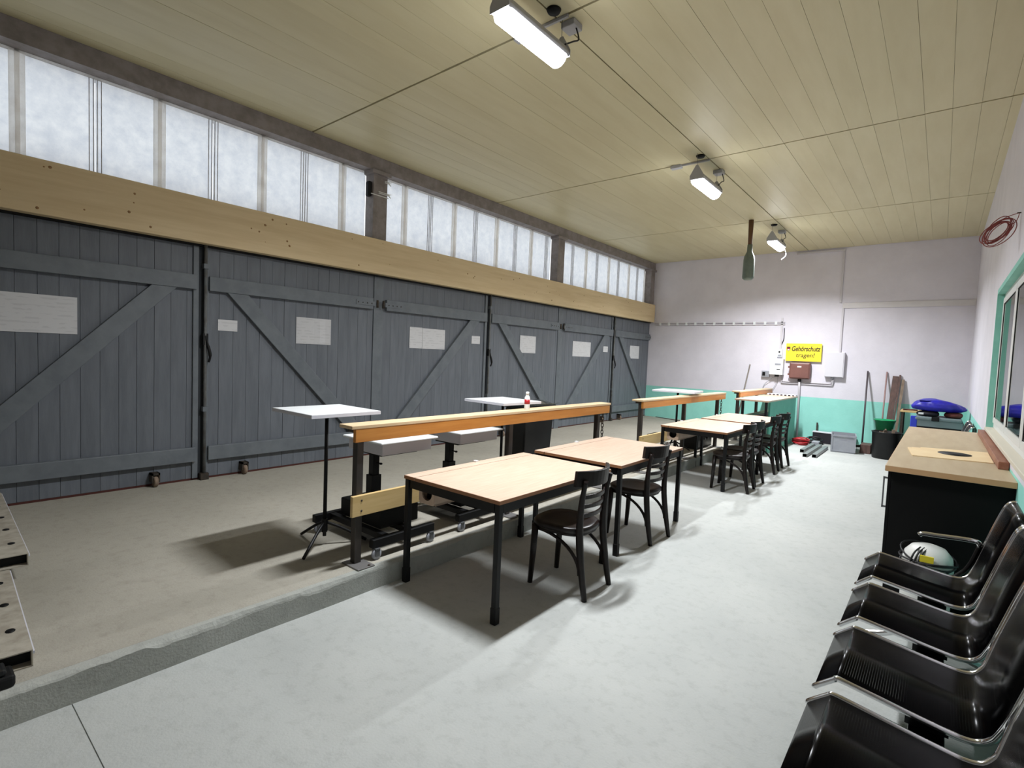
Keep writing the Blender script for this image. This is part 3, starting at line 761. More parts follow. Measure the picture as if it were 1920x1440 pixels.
# chairs (facing -X)
def make_chair():
    t = thing('dining_chair', '', 'chair')
    # seat
    n = 36; poly = []
    for k in range(n):
        a = 2 * PI * k / n; c, s = math.cos(a), math.sin(a); e = 0.72
        x = math.copysign(abs(c) ** e, c) * 0.215; y = math.copysign(abs(s) ** e, s) * (0.208 - 0.015 * c)
        poly.append((x - 0.025, y))
    vs = []; fs = []
    rings = [(0.95, 0.418), (1.0, 0.430), (1.0, 0.455), (0.96, 0.463), (0.7, 0.456), (0.35, 0.452)]
    for (k, z) in rings:
        for (x, y) in poly: vs.append((x * k - 0.0, y * k, z))
    for i in range(len(rings) - 1):
        for k in range(n): fs.append((i * n + k, i * n + (k + 1) % n, (i + 1) * n + (k + 1) % n, (i + 1) * n + k))
    fs += [tuple(reversed(range(n))), tuple(range((len(rings) - 1) * n, len(rings) * n))]
    part('seat', MB().add(vs, fs, True), MT['seat'], t)
    ring = [(x * 0.86, y * 0.86, 0.412) for (x, y) in poly]
    part('seat_ring', MB().tube(ring, 0.013, 8, closed=True), MT['chair'], t)
    for s in (-1, 1):
        m = MB().tube([(-0.185, s * 0.165, 0.425), (-0.19, s * 0.17, 0.25), (-0.205, s * 0.175, 0.0)], [0.025, 0.023, 0.018], 10)
        part('leg', m, MT['chair'], t)
        pts = smooth_path([(0.235, s * 0.175, 0.0), (0.195, s * 0.17, 0.22), (0.17, s * 0.165, 0.44), (0.178, s * 0.17, 0.64), (0.205, s * 0.175, 0.80)], 5)
        nn = len(pts)
        m = MB()
        for i in range(nn - 1): pass
        m.tube(pts, [0.018 + 0.008 * math.sin(PI * min(1, i / (nn * 0.8))) for i in range(nn)], 8)
        part('back_post', m, MT['chair'], t)
        # bentwood brace from front leg under the seat down to the back post
        pts = [(-0.17 + 0.355 * math.sin(u), s * (0.155 + 0.012 * u), 0.16 + 0.235 * math.cos(u)) for u in [PI / 2 * i / 10 for i in range(11)]]
        part('curved_brace', MB().tube(pts, 0.012, 8), MT['chair'], t)
    def curved(z0, z1, th, hw, bulge, xo, name, mm):
        n = 12; vs = []; fs = []
        for i in range(n + 1):
            u = -1 + 2 * i / n; y = hw * u; x = xo - bulge * u * u + bulge
            lean = 0.02
            for (dx, z) in ((-th / 2, z0), (th / 2, z0), (th / 2 + lean * (z1 - z0) * 5, z1), (-th / 2 + lean * (z1 - z0) * 5, z1)):
                vs.append((x + dx, y, z))
        for i in range(n):
            for k in range(4): fs.append((i * 4 + k, i * 4 + (k + 1) % 4, i * 4 + 4 + (k + 1) % 4, i * 4 + 4 + k))
        fs += [(0, 3, 2, 1), (n * 4, n * 4 + 1, n * 4 + 2, n * 4 + 3)]
        return part(name, MB().add(vs, fs), mm, t, 0.003)
    curved(0.755, 0.862, 0.024, 0.215, 0.085, 0.145, 'top_rail', MT['chair'])
    for z in (0.535, 0.60, 0.665):
        curved(z, z + 0.030, 0.014, 0.17, 0.045, 0.148 + (z - 0.535) * 0.13, 'slat', MT['chair'])
    return t
CH = make_chair()
g = 'dark wooden bistro chairs along the tables'
CHS = [(-1.955, 3.08, 0.04, 'nearest dark wooden chair with slatted back, at the first table'),
       (-2.075, 4.40, -0.05, 'dark wooden slatted chair pushed under the second table'),
       (-2.0, 6.97, 0.05, 'dark slatted chair at the near half of the third table, frontmost of the far four'),
       (-2.02, 7.46, -0.04, 'dark slatted chair at the third table, second of the far four'),
       (-2.05, 8.52, 0.06, 'dark slatted chair at the farthest table, third of the far four'),
       (-2.06, 9.18, -0.06, 'dark slatted chair at the end of the farthest table, last in the row')]
for i, (x, y, r, lab) in enumerate(CHS):
    o = CH if i == 0 else clone(CH)
    place(o, x, y, 0, r, lab, g)

# barrier rails on the platform edge
def rail(y0, y1, posts, label, lower=None, chain=None):
    t = thing('barrier_rail', label, 'railing', (-2.98, (y0 + y1) / 2, S), 'pine barrier rails along the platform edge')
    part('top_board', MB().box(-3.075, -2.925, y0 - 0.03, y1, 1.075, 1.098), MT['railtop'], t, 0.003)
    part('front_board', MB().box(-2.957, -2.927, y0, y1 - 0.02, 0.985, 1.075), MT['rail'], t, 0.003)
    part('cleat', MB().box(-3.05, -2.957, y0 + 0.02, y1 - 0.05, 1.045, 1.075), MT['iron'], t)
    for y in posts:
        p = part('post', MB().box(-3.01, -2.958, y - 0.026, y + 0.026, S + 0.008, 1.075), MT['post'], t, 0.004)
        pl = MB().box(-3.05, -2.855, y - 0.065, y + 0.065, S, S + 0.01)
        part('base_plate', pl, MT['plate'], p, 0.002)
        bo = MB()
        for dx in (-3.035, -2.872):
            bo.lathe([(0.011, 0), (0.007, 0.008)], (dx, y + 0.03, S + 0.01), 6)
        part('anchor_bolt', bo, MT['iron'], p)
    if lower:
        part('lower_board', MB().box(-2.957, -2.93, lower[0], lower[1], 0.485, 0.625), MT['lower'], t, 0.003)
        m = MB()
        for y in posts:
            for z in (0.52, 0.59): m.lathe([(0.008, 0), (0.005, 0.003)], (0, 0, 0), 8, mat=Matrix.Translation((-2.93, y, z)) @ Matrix.Rotation(PI / 2, 4, 'Y'))
        part('screw', m, MT['iron'], t)
    if chain:
        m = MB(); z = 1.0; k = 0
        while z > chain:
            R = Matrix.Translation((-2.98, y1 - 0.08, z)) @ Matrix.Rotation(PI / 2 * (k % 2), 4, 'Z')
            m.tube([R @ Vector((0.014 * math.cos(a), 0, 0.026 * math.sin(a))) for a in [2 * PI * i / 10 for i in range(10)]], 0.005, 6, closed=True)
            z -= 0.04; k += 1
        part('chain', m, MT['iron'], t)
    return t
rail(1.96, 5.36, (2.02, 3.60, 5.16), 'nearest pine barrier rail on posts, with a white bottle on top', (1.95, 5.25), 0.62)
rail(6.22, 9.55, (6.27, 7.75, 9.27), 'middle pine barrier rail behind the third table', (6.2, 9.35), 0.7)
rail(10.40, 12.85, (10.45, 11.78), 'short farthest pine barrier rail by the rear wall', (10.45, 12.6))

# bottle on the rail
t = thing('spray_bottle', 'small white bottle with a red label standing on the nearest rail', 'bottle', (-3.0, 3.87, 1.098))
part('body', MB().lathe([(0.0, 0.0), (0.024, 0.0), (0.026, 0.006), (0.026, 0.11), (0.014, 0.135), (0.014, 0.14), (0.0, 0.14)], (-3.0, 3.87, 1.098), 20), MT['white'], t)
part('label_band', MB().lathe([(0.0265, 0.05), (0.0265, 0.095)], (-3.0, 3.87, 1.098), 20), MT['red'], t, label='red label')
part('cap', MB().lathe([(0.0, 0.138), (0.016, 0.138), (0.016, 0.165), (0.0, 0.168)], (-3.0, 3.87, 1.098), 16), MT['white'], t)

# square high tables
def high_table():
    t = thing('high_table', '', 'high table')
    h = 1.155 - S; a = 0.27
    tp = part('tabletop', MB().box(-a, a, -a, a, h - 0.026, h), MT['white'], t, 0.003)
    m = MB(); e = 0.002
    m.box(-a - e, a + e, -a - e, -a, h - 0.025, h - 0.002); m.box(-a - e, a + e, a, a + e, h - 0.025, h - 0.002); m.box(-a - e, -a, -a, a, h - 0.025, h - 0.002); m.box(a, a + e, -a, a, h - 0.025, h - 0.002)
    part('edge_band', m, MT['white_edge'], tp)
    part('mount_plate', MB().box(-0.08, 0.08, -0.08, 0.08, h - 0.034, h - 0.026), MT['tblack'], t)
    part('pole', MB().tube([(0, 0, 0.07), (0, 0, h - 0.03)], 0.0135, 12), MT['tblack'], t)
    part('hub', MB().lathe([(0.02, 0.10), (0.022, 0.11), (0.022, 0.19), (0.018, 0.20)], (0, 0, 0), 14), MT['tblack'], t)
    for k in range(3):
        a_ = math.radians(-57 + 120 * k)
        m = MB().tube(smooth_path([(0.015 * math.cos(a_), 0.015 * math.sin(a_), 0.17), (0.12 * math.cos(a_), 0.12 * math.sin(a_), 0.12), (0.30 * math.cos(a_), 0.30 * math.sin(a_), 0.012)]), 0.011, 8)
        part('leg', m, MT['tblack'], t)
    return t
HT = high_table(); g = 'white square high tables on thin poles'
for i, (x, y, r, lab) in enumerate([(-3.43, 2.05, 0.0, 'nearest white square high table on a thin black pole'),
                                    (-3.36, 3.94, -0.06, 'white square high table beside the black bin behind the nearest rail'),
                                    (-3.24, 8.12, 0.15, 'farthest white square high table behind the middle rail')]):
    o = HT if i == 0 else clone(HT)
    place(o, x, y, S, r, lab, g)
    if i == 2: o.scale = (1.2, 1.2, 1.0)

# mobile height-adjustable benches behind the nearest rail
def mobile_bench():
    t = thing('mobile_bench', '', 'bench table')
    z = lambda v: v - S
    # coordinates relative to base centre (-3.34, 2.41)
    X = lambda v: v + 3.34
    Y = lambda v: v - 2.41
    tr = part('tray_top', MB().box(X(-3.71), X(-3.19), Y(2.36), Y(2.93), z(0.885), z(0.905)), MT['white'], t, 0.008)
    part('tray_box', MB().box(X(-3.68), X(-3.23), Y(2.40), Y(2.89), z(0.795), z(0.885)), MT['lightgrey'], tr, 0.004)
    part('slide_rail', MB().box(X(-3.60), X(-3.30), Y(2.44), Y(2.80), z(0.775), z(0.795)), MT['black'], tr)
    c = part('column', MB().box(X(-3.50), X(-3.44), Y(2.47), Y(2.53), z(0.5), z(0.775)), MT['tblack'], t, 0.003)
    part('sleeve', MB().box(X(-3.51), X(-3.43), Y(2.455), Y(2.545), z(0.28), z(0.6)), MT['tblack'], t, 0.003)
    k = MB().tube([(X(-3.43), Y(2.5), z(0.70)), (X(-3.38), Y(2.5), z(0.70))], 0.006, 8); k.lathe([(0.0, 0), (0.012, 0.004), (0.012, 0.014), (0, 0.02)], (X(-3.38), Y(2.5), z(0.69)), 10)
    part('clamp_knob', k, MT['black'], c)
    for x in (-3.72, -2.965):
        b = part('foot_bar', MB().box(X(x - 0.025), X(x + 0.025), Y(2.13), Y(2.69), z(0.225), z(0.285)), MT['tblack'], t, 0.003)
        for y in (2.16, 2.655):
            w = MB().lathe([(0.0, -0.012), (0.034, -0.012), (0.038, -0.007), (0.038, 0.007), (0.034, 0.012), (0.0, 0.012)], (0, 0, 0), 18, mat=Matrix.Translation((X(x + 0.02), Y(y - 0.0), z(S + 0.038))) @ Matrix.Rotation(PI / 2, 4, 'Y'))
            f = MB(); f.box(X(x - 0.0), X(x + 0.04), Y(y - 0.018), Y(y + 0.018), z(0.205), z(0.225)); f.box(X(x + 0.0), X(x + 0.006), Y(y - 0.016), Y(y + 0.016), z(0.17), z(0.215)); f.box(X(x + 0.034), X(x + 0.04), Y(y - 0.016), Y(y + 0.016), z(0.17), z(0.215))
            cs = part('castor', w, MT['midgrey'], b); part('fork', f, MT['greymetal'], cs)
    for y in (2.28, 2.50):
        part('cross_bar', MB().box(X(-3.72), X(-2.965), Y(y - 0.025), Y(y + 0.025), z(0.235), z(0.28)), MT['tblack'], t, 0.003)
    part('ballast_box', MB().box(X(-3.62), X(-3.10), Y(2.30), Y(2.66), z(0.282), z(0.42)), MT['black'], t, 0.01)
    part('lever', MB().box(X(-3.30), X(-3.12), Y(2.5), Y(2.58), z(0.42), z(0.445)), MT['lightgrey'], t, 0.01)
    return t
MBH = mobile_bench(); g = 'white tray benches on black castor bases'
for i, (x, y, lab) in enumerate([(-3.34, 2.41, 'white tray bench on a black castor base behind the nearest rail, left one'), (-3.34, 3.24, 'white tray bench on a black castor base beside the black bin, right one')]):
    o = MBH if i == 0 else clone(MBH)
    place(o, x, y, S, 0, lab, g)

# black bin with film-covered lid
t = thing('waste_bin', 'tall black plastic bin with clear film on its lid behind the nearest rail', 'bin', (-3.56, 4.65, S))
m = MB(); vs = []
zb, zt = S + 0.01, 1.03
def quad(x0, x1, y0, y1, z): return [(x0, y0, z), (x1, y0, z), (x1, y1, z), (x0, y1, z)]
vs = quad(-3.66, -3.45, 4.42, 4.88, zb) + quad(-3.70, -3.41, 4.38, 4.92, zt)
m.add(vs, [(0, 3, 2, 1), (4, 5, 6, 7), (0, 1, 5, 4), (1, 2, 6, 5), (2, 3, 7, 6), (3, 0, 4, 7)])
part('body', m, MT['binblack'], t, 0.015)
ld = part('lid', MB().box(-3.72, -3.395, 4.37, 4.935, 1.03, 1.06), MT['binblack'], t, 0.01)
vs = []; fs = []; n = 8
for i in range(n + 1):
    for j in range(n + 1):
        u, v = i / n, j / n
        vs.append((-3.75 + 0.38 * u, 4.34 + 0.62 * v, 1.075 + 0.03 * math.sin(PI * u) * math.sin(PI * v) + 0.012 * math.sin(9 * u + 4 * v)))
for i in range(n):
    for j in range(n): fs.append((i * (n + 1) + j, i * (n + 1) + j + 1, (i + 1) * (n + 1) + j + 1, (i + 1) * (n + 1) + j))
fl = part('film', MB().add(vs, fs, True), MT['clear'], ld)
sm = fl.modifiers.new('solid', 'SOLIDIFY'); sm.thickness = 0.002
m = MB()
for yy in (4.45, 4.85): m.tube([(-3.74, yy - 0.02, S + 0.06), (-3.74, yy + 0.02, S + 0.06)], 0.06, 16)
part('wheel', m, MT['black'], t)

# amplifier case and folding stool on the platform behind the middle rail
t = thing('equipment_case', 'black equipment case under the third table on the platform', 'case', (-3.16, 9.0, S))
part('shell', MB().box(-3.36, -3.09, 8.68, 9.42, S, 0.42), MT['black'], t, 0.01)
part('front_panel', MB().box(-3.09, -3.082, 8.72, 9.38, S + 0.03, 0.39), MT['benchblack'], t, 0.004)
m = MB()
for k in range(3): m.tube([(-3.082, 8.85 + k * 0.16, 0.3), (-3.06, 8.85 + k * 0.16, 0.3)], 0.02, 12)
part('control_knob', m, MT['greymetal'], t)
t = thing('folding_stool', 'black folding stool with a shiny tube under the third table', 'stool', (-3.12, 7.75, S))
part('seat', MB().box(-3.38, -3.08, 7.35, 7.68, 0.47, 0.50), MT['black'], t, 0.01)
for s in (-1, 1):
    part('leg', MB().tube([(-3.23 + s * 0.13, 7.30, S + 0.012), (-3.23 + s * 0.13, 7.72, 0.47)], 0.012, 8), MT['blackmetal'], t)
    part('leg', MB().tube([(-3.23 + s * 0.11, 7.74, S + 0.012), (-3.23 + s * 0.11, 7.34, 0.47)], 0.012, 8), MT['chrome'], t)
part('foot_bar', MB().tube([(-3.36, 7.74, S + 0.012), (-3.1, 7.74, S + 0.012)], 0.011, 8), MT['chrome'], t)

# counter under the far rail with green front
t = thing('green_counter', 'pine topped counter with a green painted side under the farthest rail', 'counter', (-2.63, 11.2, 0))
part('worktop', MB().box(-2.915, -2.33, 10.02, 12.45, 0.95, 0.98), MT['table'], t, 0.003)
part('side_panel', MB().box(-2.385, -2.355, 10.25, 12.40, 0.0, 0.95), MT['greenpanel'], t)
part('leg', MB().box(-2.40, -2.36, 10.05, 10.09, 0.0, 0.95), MT['tblack'], t)
part('leg', MB().box(-2.80, -2.76, 10.05, 10.09, 0.0, 0.95), MT['tblack'], t)
part('shelf', MB().box(-2.80, -2.385, 10.1, 12.4, 0.60, 0.62), MT['brownwood'], t)
part('leg', MB().box(-2.80, -2.76, 12.36, 12.40, 0.0, 0.95), MT['tblack'], t)
t = thing('rail_strip', 'pale slotted strip lying across the end of the green sided counter', 'strip', (-2.62, 12.35, 0.98))
part('strip', MB().box(-2.9, -2.34, 12.27, 12.42, 0.98, 1.01), MT['lightgrey'], t, 0.003)
for k in range(7):
    part('slot', MB().box(-2.86 + k * 0.075, -2.82 + k * 0.075, 12.262, 12.272, 0.985, 1.003), MT['black'], t)

# leaning handle behind the rails
solo('wooden_pole', MB().tube([(-3.62, 12.62, S), (-3.46, 12.90, 1.62)], 0.015, 10), MT['stick'], 'grey wooden pole leaning on the white rear wall behind the farthest rail', 'pole')
# black cable on the platform at the rear wall
solo('floor_cable', MB().tube(smooth_path([(-5.7, 12.88, S + 0.008), (-5.3, 12.72, S + 0.008), (-4.9, 12.62, S + 0.008), (-4.5, 12.74, S + 0.008), (-4.3, 12.85, S + 0.05), (-4.1, 12.86, S + 0.06), (-3.9, 12.84, S + 0.008)]), 0.008, 8), MT['rubber'], 'black cable lying on the platform along the rear wall', 'cable')

# waiting bench
def waiting_bench(seats, pitch, label, loc, group, arm=True):
    """local frame: origin on the floor below the seat centre of the first seat; seats run along +Y, backs towards +X"""
    t = thing('waiting_bench', label, 'bench', (0, 0, 0), group)
    prof = [(-0.292, 0.395), (-0.285, 0.405), (-0.232, 0.450), (-0.226, 0.455), (-0.212, 0.457), (-0.10, 0.441), (0.08, 0.415), (0.14, 0.411), (0.175, 0.420), (0.20, 0.445), (0.215, 0.48), (0.249, 0.60), (0.285, 0.73), (0.318, 0.838), (0.333, 0.872), (0.352, 0.893), (0.372, 0.897)]
    pp = [Vector((p[0], 0, p[1])) for p in prof]
    pp = smooth_path(pp, 3)
    hw = 0.245
    bw = lambda p: hw + (0.042 * max(0.0, min(1.0, (p.z - 0.42) / 0.12)) if p.x > 0.12 else 0.0)
    for k in range(seats):
        yc = k * pitch
        vs = []; fs = []; uvs = []
        acc = 0; lens = [0]
        for i in range(1, len(pp)): acc += (pp[i] - pp[i - 1]).length; lens.append(acc)
        for i, p in enumerate(pp):
            w_ = bw(p)
            vs += [(p.x, yc - w_, p.z), (p.x, yc + w_, p.z)]
        for i in range(len(pp) - 1): fs.append((2 * i, 2 * i + 1, 2 * i + 3, 2 * i + 2))
        me = bpy.data.meshes.new('seat_shell'); me.from_pydata(vs, [], fs); me.polygons.foreach_set('use_smooth', [True] * len(fs))
        uvl = me.uv_layers.new(name='uv')
        for poly in me.polygons:
            for li in poly.loop_indices:
                vi = me.loops[li].vertex_index
                uvl.data[li].uv = (0.0 if vi % 2 == 0 else 2 * hw, lens[vi // 2])
        me.materials.append(MT['perf'])
        o = bpy.data.objects.new('seat_shell', me); COL.objects.link(o); o.parent = t
        sm_ = o.modifiers.new('solid', 'SOLIDIFY'); sm_.thickness = 0.004; sm_.offset = 0
        for s in (-1, 1):
            part('edge_tube', MB().tube([(p.x, yc + s * (bw(p) + 0.004), p.z) for p in pp], 0.0105, 8), MT['chrome'], o, label='chrome edge tube')
        part('bracket', MB().box(-0.02, 0.10, yc - 0.2, yc + 0.2, 0.365, 0.408), MT['benchblack'], o)
    L0, L1 = -0.28, (seats - 1) * pitch + 0.28
    part('beam', MB().box(-0.01, 0.09, L0, L1, 0.31, 0.365), MT['benchblack'], t, 0.004)
    for y in (L0 + 0.25, L1 - 0.25):
        m = MB(); m.tube(smooth_path([(-0.26, y, 0.02), (-0.15, y, 0.06), (0.0, y, 0.16), (0.03, y, 0.31)]), 0.018, 10); m.tube(smooth_path([(0.28, y, 0.02), (0.17, y, 0.06), (0.06, y, 0.16), (0.05, y, 0.31)]), 0.018, 10)
        lg = part('leg', m, MT['chrome'], t)
        m = MB()
        for x in (-0.26, 0.28): m.lathe([(0.0, 0.0), (0.025, 0.0), (0.025, 0.012), (0.012, 0.025), (0.0, 0.025)], (x, y, 0), 12)
        part('foot', m, MT['black'], lg)
    if arm:
        for y in ((seats - 1) * pitch + hw + 0.03,):
            m = MB().tube(smooth_path([(-0.04, y, 0.615), (-0.02, y, 0.628), (0.05, y, 0.632), (0.15, y, 0.64), (0.22, y, 0.64), (0.235, y, 0.62)], 4), 0.014, 10)
            a = part('armrest', m, MT['chrome'], t)
            part('arm_post', MB().tube(smooth_path([(0.235, y, 0.62), (0.18, y, 0.46), (0.06, y, 0.34)]), 0.012, 10), MT['benchblack'], a)
    t.location = loc
    return t
waiting_bench(5, 0.62, 'black perforated waiting bench with chrome edges in the front right corner', (0.0, 1.235, 0), 'waiting benches along the side wall')
waiting_bench(2, 0.62, 'farther waiting bench whose backrest peeks over the beech worktop', (0.01, 9.5, 0), 'waiting benches along the side wall')

# white canister with cables behind the bench
t = thing('white_canister', 'white rounded canister wrapped in black cables below the beech worktop', 'canister', (0.01, 4.30, 0))
part('body', MB().lathe([(0.0, 0.0), (0.12, 0.0), (0.13, 0.02), (0.135, 0.36), (0.125, 0.42), (0.09, 0.465), (0.04, 0.482), (0.0, 0.485)], (0.01, 4.32, 0), 28), MT['offwhite'], t)
part('warning_label', MB().box(-0.03, 0.04, 4.32 - 0.142, 4.32 - 0.13, 0.40, 0.44), MT['labelyellow'], t, label='yellow warning label')
m = MB()
for k in range(5):
    zc = 0.33 + 0.02 * k; tilt = 0.14 * math.sin(k * 2.1)
    m.tube([(0.01 + (0.145 + 0.006 * (k % 2)) * math.cos(a), 4.32 + (0.145 + 0.006 * (k % 2)) * math.sin(a), zc + tilt * 0.4 * math.cos(a + k)) for a in [2 * PI * i / 24 for i in range(24)]], 0.0055, 6, closed=True)
for k in (-0.09, -0.05, -0.07):
    m.tube(smooth_path([(k, 4.18, 0.25), (k + 0.01, 4.18, 0.36), (k + 0.03, 4.20, 0.44), (k + 0.06, 4.26, 0.47)]), 0.0055, 6)
part('cable', m, MT['rubber'], t)

# counter with black cabinets
t = thing('worktop', 'beech worktop on black cabinets under the side window', 'worktop', (0.07, 6.19, 0.90))
part('board', MB().box(-0.26, XR, 4.47, 7.92, 0.90, 0.94), MT['counter'], t, 0.003)
part('edge_band', MB().box(-0.2615, XR - 0.002, 4.4685, 7.9215, 0.902, 0.938), MT['counter_edge'], t)
for k in range(3):
    y0 = 4.52 + k * 1.12; y1 = y0 + 1.11
    c = thing('base_cabinet', ['black base cabinet with bow handle nearest the waiting bench', 'black base cabinet in the middle under the beech worktop', 'black base cabinet farthest along under the beech worktop'][k], 'cabinet', (0.08, (y0 + y1) / 2, 0), 'black cabinets under the worktop')
    part('body', MB().box(-0.225, XR, y0, y1, 0.0, 0.90), MT['cabinet'], c, 0.002)
    for q in range(2):
        ya, yb = y0 + q * 0.555 + 0.003, y0 + (q + 1) * 0.555 - 0.003
        d = part('door', MB().box(-0.245, -0.2255, ya, yb, 0.10, 0.895), MT['cabinet'], c, 0.002)
        hy = ya + 0.06 if q == 0 else yb - 0.06
        m = MB(); m.box(-0.272, -0.264, hy - 0.006, hy + 0.006, 0.62, 0.84); m.box(-0.272, -0.245, hy - 0.006, hy + 0.006, 0.62, 0.632); m.box(-0.272, -0.245, hy - 0.006, hy + 0.006, 0.828, 0.84)
        part('handle', m, MT['greymetal'], d, 0.002)
solo('wooden_bar', MB().box(XR - 0.06, XR - 0.003, 5.0, 7.75, 0.94, 0.995), MT['bar'], 'red brown square timber lying along the back of the beech worktop', 'timber', bev=0.004)
t = thing('plywood_sheet', 'pale thin board with a dark oval lying on the beech worktop', 'board', (0.12, 5.55, 0.94))
m = MB(); outl = [(-0.135, 5.16), (0.345, 5.27), (0.345, 5.95), (-0.10, 5.78), (-0.10, 5.73), (-0.16, 5.72), (-0.155, 5.68), (-0.185, 5.67)]
m.prism(outl, 'z', 0.94, 0.946)
part('board', m, MT['sheet'], t)
m = MB().lathe([(0.0, 0.0), (1.0, 0.0), (1.0, 0.0012), (0.0, 0.0014)], (0, 0, 0), 32, mat=Matrix.Translation((0.125, 5.56, 0.9462)) @ Matrix.Rotation(0.0, 4, 'Z') @ Matrix.Diagonal((0.108, 0.125, 1, 1)))
part('dark_oval', m, MT['black'], t, label='dark oval mark')

# red wire coil on the side wall
t = thing('wire_coil', 'coil of thin red wire hanging on a hook high on the side wall', 'wire coil', (0.29, 5.88, 2.67))
m = MB(); rnd = random.Random(4)
for k in range(9):
    cx, cz, a, b = 0.275 + rnd.uniform(-0.012, 0.014), 2.785 + rnd.uniform(-0.012, 0.014), 0.088 + rnd.uniform(-0.03, 0.012), 0.100 + rnd.uniform(-0.03, 0.012)
    m.tube([(cx + a * math.cos(q) + 0.03 * math.sin(q), 5.87 + rnd.uniform(-0.006, 0.006) + 0.03 * math.cos(q), cz + b * math.sin(q) + 0.022 * math.cos(q)) for q in [2 * PI * i / 28 for i in range(28)]], 0.0036, 6, closed=True)
part('loops', m, MT['redwire'], t)
m = MB(); m.tube(smooth_path([(0.25, 5.87, 2.85), (0.33, 5.88, 2.90), (0.40, 5.89, 2.925)]), 0.003, 6); m.tube(smooth_path([(0.34, 5.87, 2.82), (0.385, 5.88, 2.86), (0.40, 5.89, 2.925)]), 0.003, 6)
part('tie', m, MT['redwire'], t)
part('hook', MB().tube([(0.385, 5.89, 2.925), (XR + 0.01, 5.89, 2.925)], 0.005, 8), MT['iron'], t)

# ------------------------------------------------------------------ rear wall fittings
def wallbox(name, label, cat, x0, x1, z0, z1, depth, mm, bev=0.006):
    t = thing(name, label, cat, ((x0 + x1) / 2, YB - depth / 2, z0))
    b = part('case', MB().box(x0, x1, YB - depth, YB, z0, z1), mm, t, bev)
    return t, b
def text_mesh(txt, size, mm, parent, name, loc, shear=0.0, bold=0.0, width=None):
    cu = bpy.data.curves.new(name, 'FONT'); cu.body = txt; cu.size = size; cu.align_x = 'CENTER'; cu.align_y = 'CENTER'; cu.extrude = 0.0008; cu.shear = shear; cu.offset = bold; cu.resolution_u = 4
    o = bpy.data.objects.new(name, cu); COL.objects.link(o)
    dg = bpy.context.evaluated_depsgraph_get(); me = bpy.data.meshes.new_from_object(o.evaluated_get(dg)); bpy.data.objects.remove(o)
    me.materials.clear(); me.materials.append(mm)
    xs = [v.co.x for v in me.vertices]; k = width / (max(xs) - min(xs)) if width else 1
    for v in me.vertices: v.co = Vector((v.co.x * k, -v.co.z, v.co.y))
    p = bpy.data.objects.new(name, me); COL.objects.link(p); p.parent = parent; p.location = Vector(loc) - Vector(parent.location)
    return p
t = thing('warning_sign', 'yellow hearing protection sign on the rear wall', 'sign', (-2.37, YB - 0.05, 1.73))
part('spacer', MB().box(-2.6, -2.15, YB - 0.045, YB, 1.8, 2.05), MT['lightgrey'], t)
part('board', MB().box(-2.715, -2.02, YB - 0.06, YB - 0.045, 1.735, 2.125), MT['yellow'], t, 0.002)
text_mesh('Gehörschutz', 0.15, MT['signtext'], t, 'lettering', (-2.33, YB - 0.061, 2.005), shear=0.18, bold=0.0035, width=0.56)
text_mesh('tragen!', 0.13, MT['signtext'], t, 'lettering', (-2.33, YB - 0.061, 1.865), shear=0.15, bold=0.001, width=0.36)
def shield(x, z, w, h):
    return [(x - w, z + h), (x + w, z + h), (x + w, z - h * 0.2), (x + w * 0.55, z - h * 0.75), (x, z - h), (x - w * 0.55, z - h * 0.75), (x - w, z - h * 0.2)]
part('crest', MB().prism(shield(-2.665, 2.005, 0.034, 0.048), 'y', YB - 0.063, YB - 0.060), MT['crestdark'], t)
part('crest_band', MB().box(-2.69, -2.64, YB - 0.0645, YB - 0.063, 2.0, 2.02), MT['red'], t)
part('crest_field', MB().prism(shield(-2.665, 1.985, 0.02, 0.02), 'y', YB - 0.0645, YB - 0.063), MT['lightgrey'], t)

t, b = wallbox('brown_enclosure', 'brown electrical enclosure below the yellow sign', 'electrical box', -2.61, -2.20, 1.345, 1.705, 0.14, MT['brownbox'], 0.03)
part('cover', MB().box(-2.585, -2.225, YB - 0.15, YB - 0.138, 1.37, 1.68), MT['brownbox'], t, 0.02)
part('nameplate', MB().box(-2.45, -2.37, YB - 0.1525, YB - 0.149, 1.60, 1.63), MT['white'], t)
part('hinge', MB().box(-2.635, -2.605, YB - 0.13, YB - 0.10, 1.42, 1.46), MT['brownbox'], t)
part('hinge', MB().box(-2.635, -2.605, YB - 0.13, YB - 0.10, 1.58, 1.62), MT['brownbox'], t)
part('cable_gland', MB().tube([(-2.405, YB - 0.07, 1.345), (-2.405, YB - 0.07, 1.29)], 0.035, 14), MT['black'], t)
solo('wall_pipe', MB().tube([(-2.405, YB - 0.07, 1.285), (-2.40, YB - 0.05, 1.1), (-2.385, YB - 0.03, 0.0)], 0.022, 12), MT['conduit'], 'white pipe dropping from the brown enclosure to the floor', 'pipe')

t, b = wallbox('white_cabinet', 'plain white wall cabinet right of the yellow sign', 'cabinet', -1.935, -1.585, 1.42, 1.95, 0.11, MT['lightgrey'], 0.004)
part('door', MB().box(-1.925, -1.60, YB - 0.12, YB - 0.109, 1.43, 1.94), MT['lightgrey'], t, 0.003)
part('cable_gland', MB().tube([(-1.79, YB - 0.05, 1.42), (-1.79, YB - 0.05, 1.37)], 0.028, 12), MT['midgrey'], t)

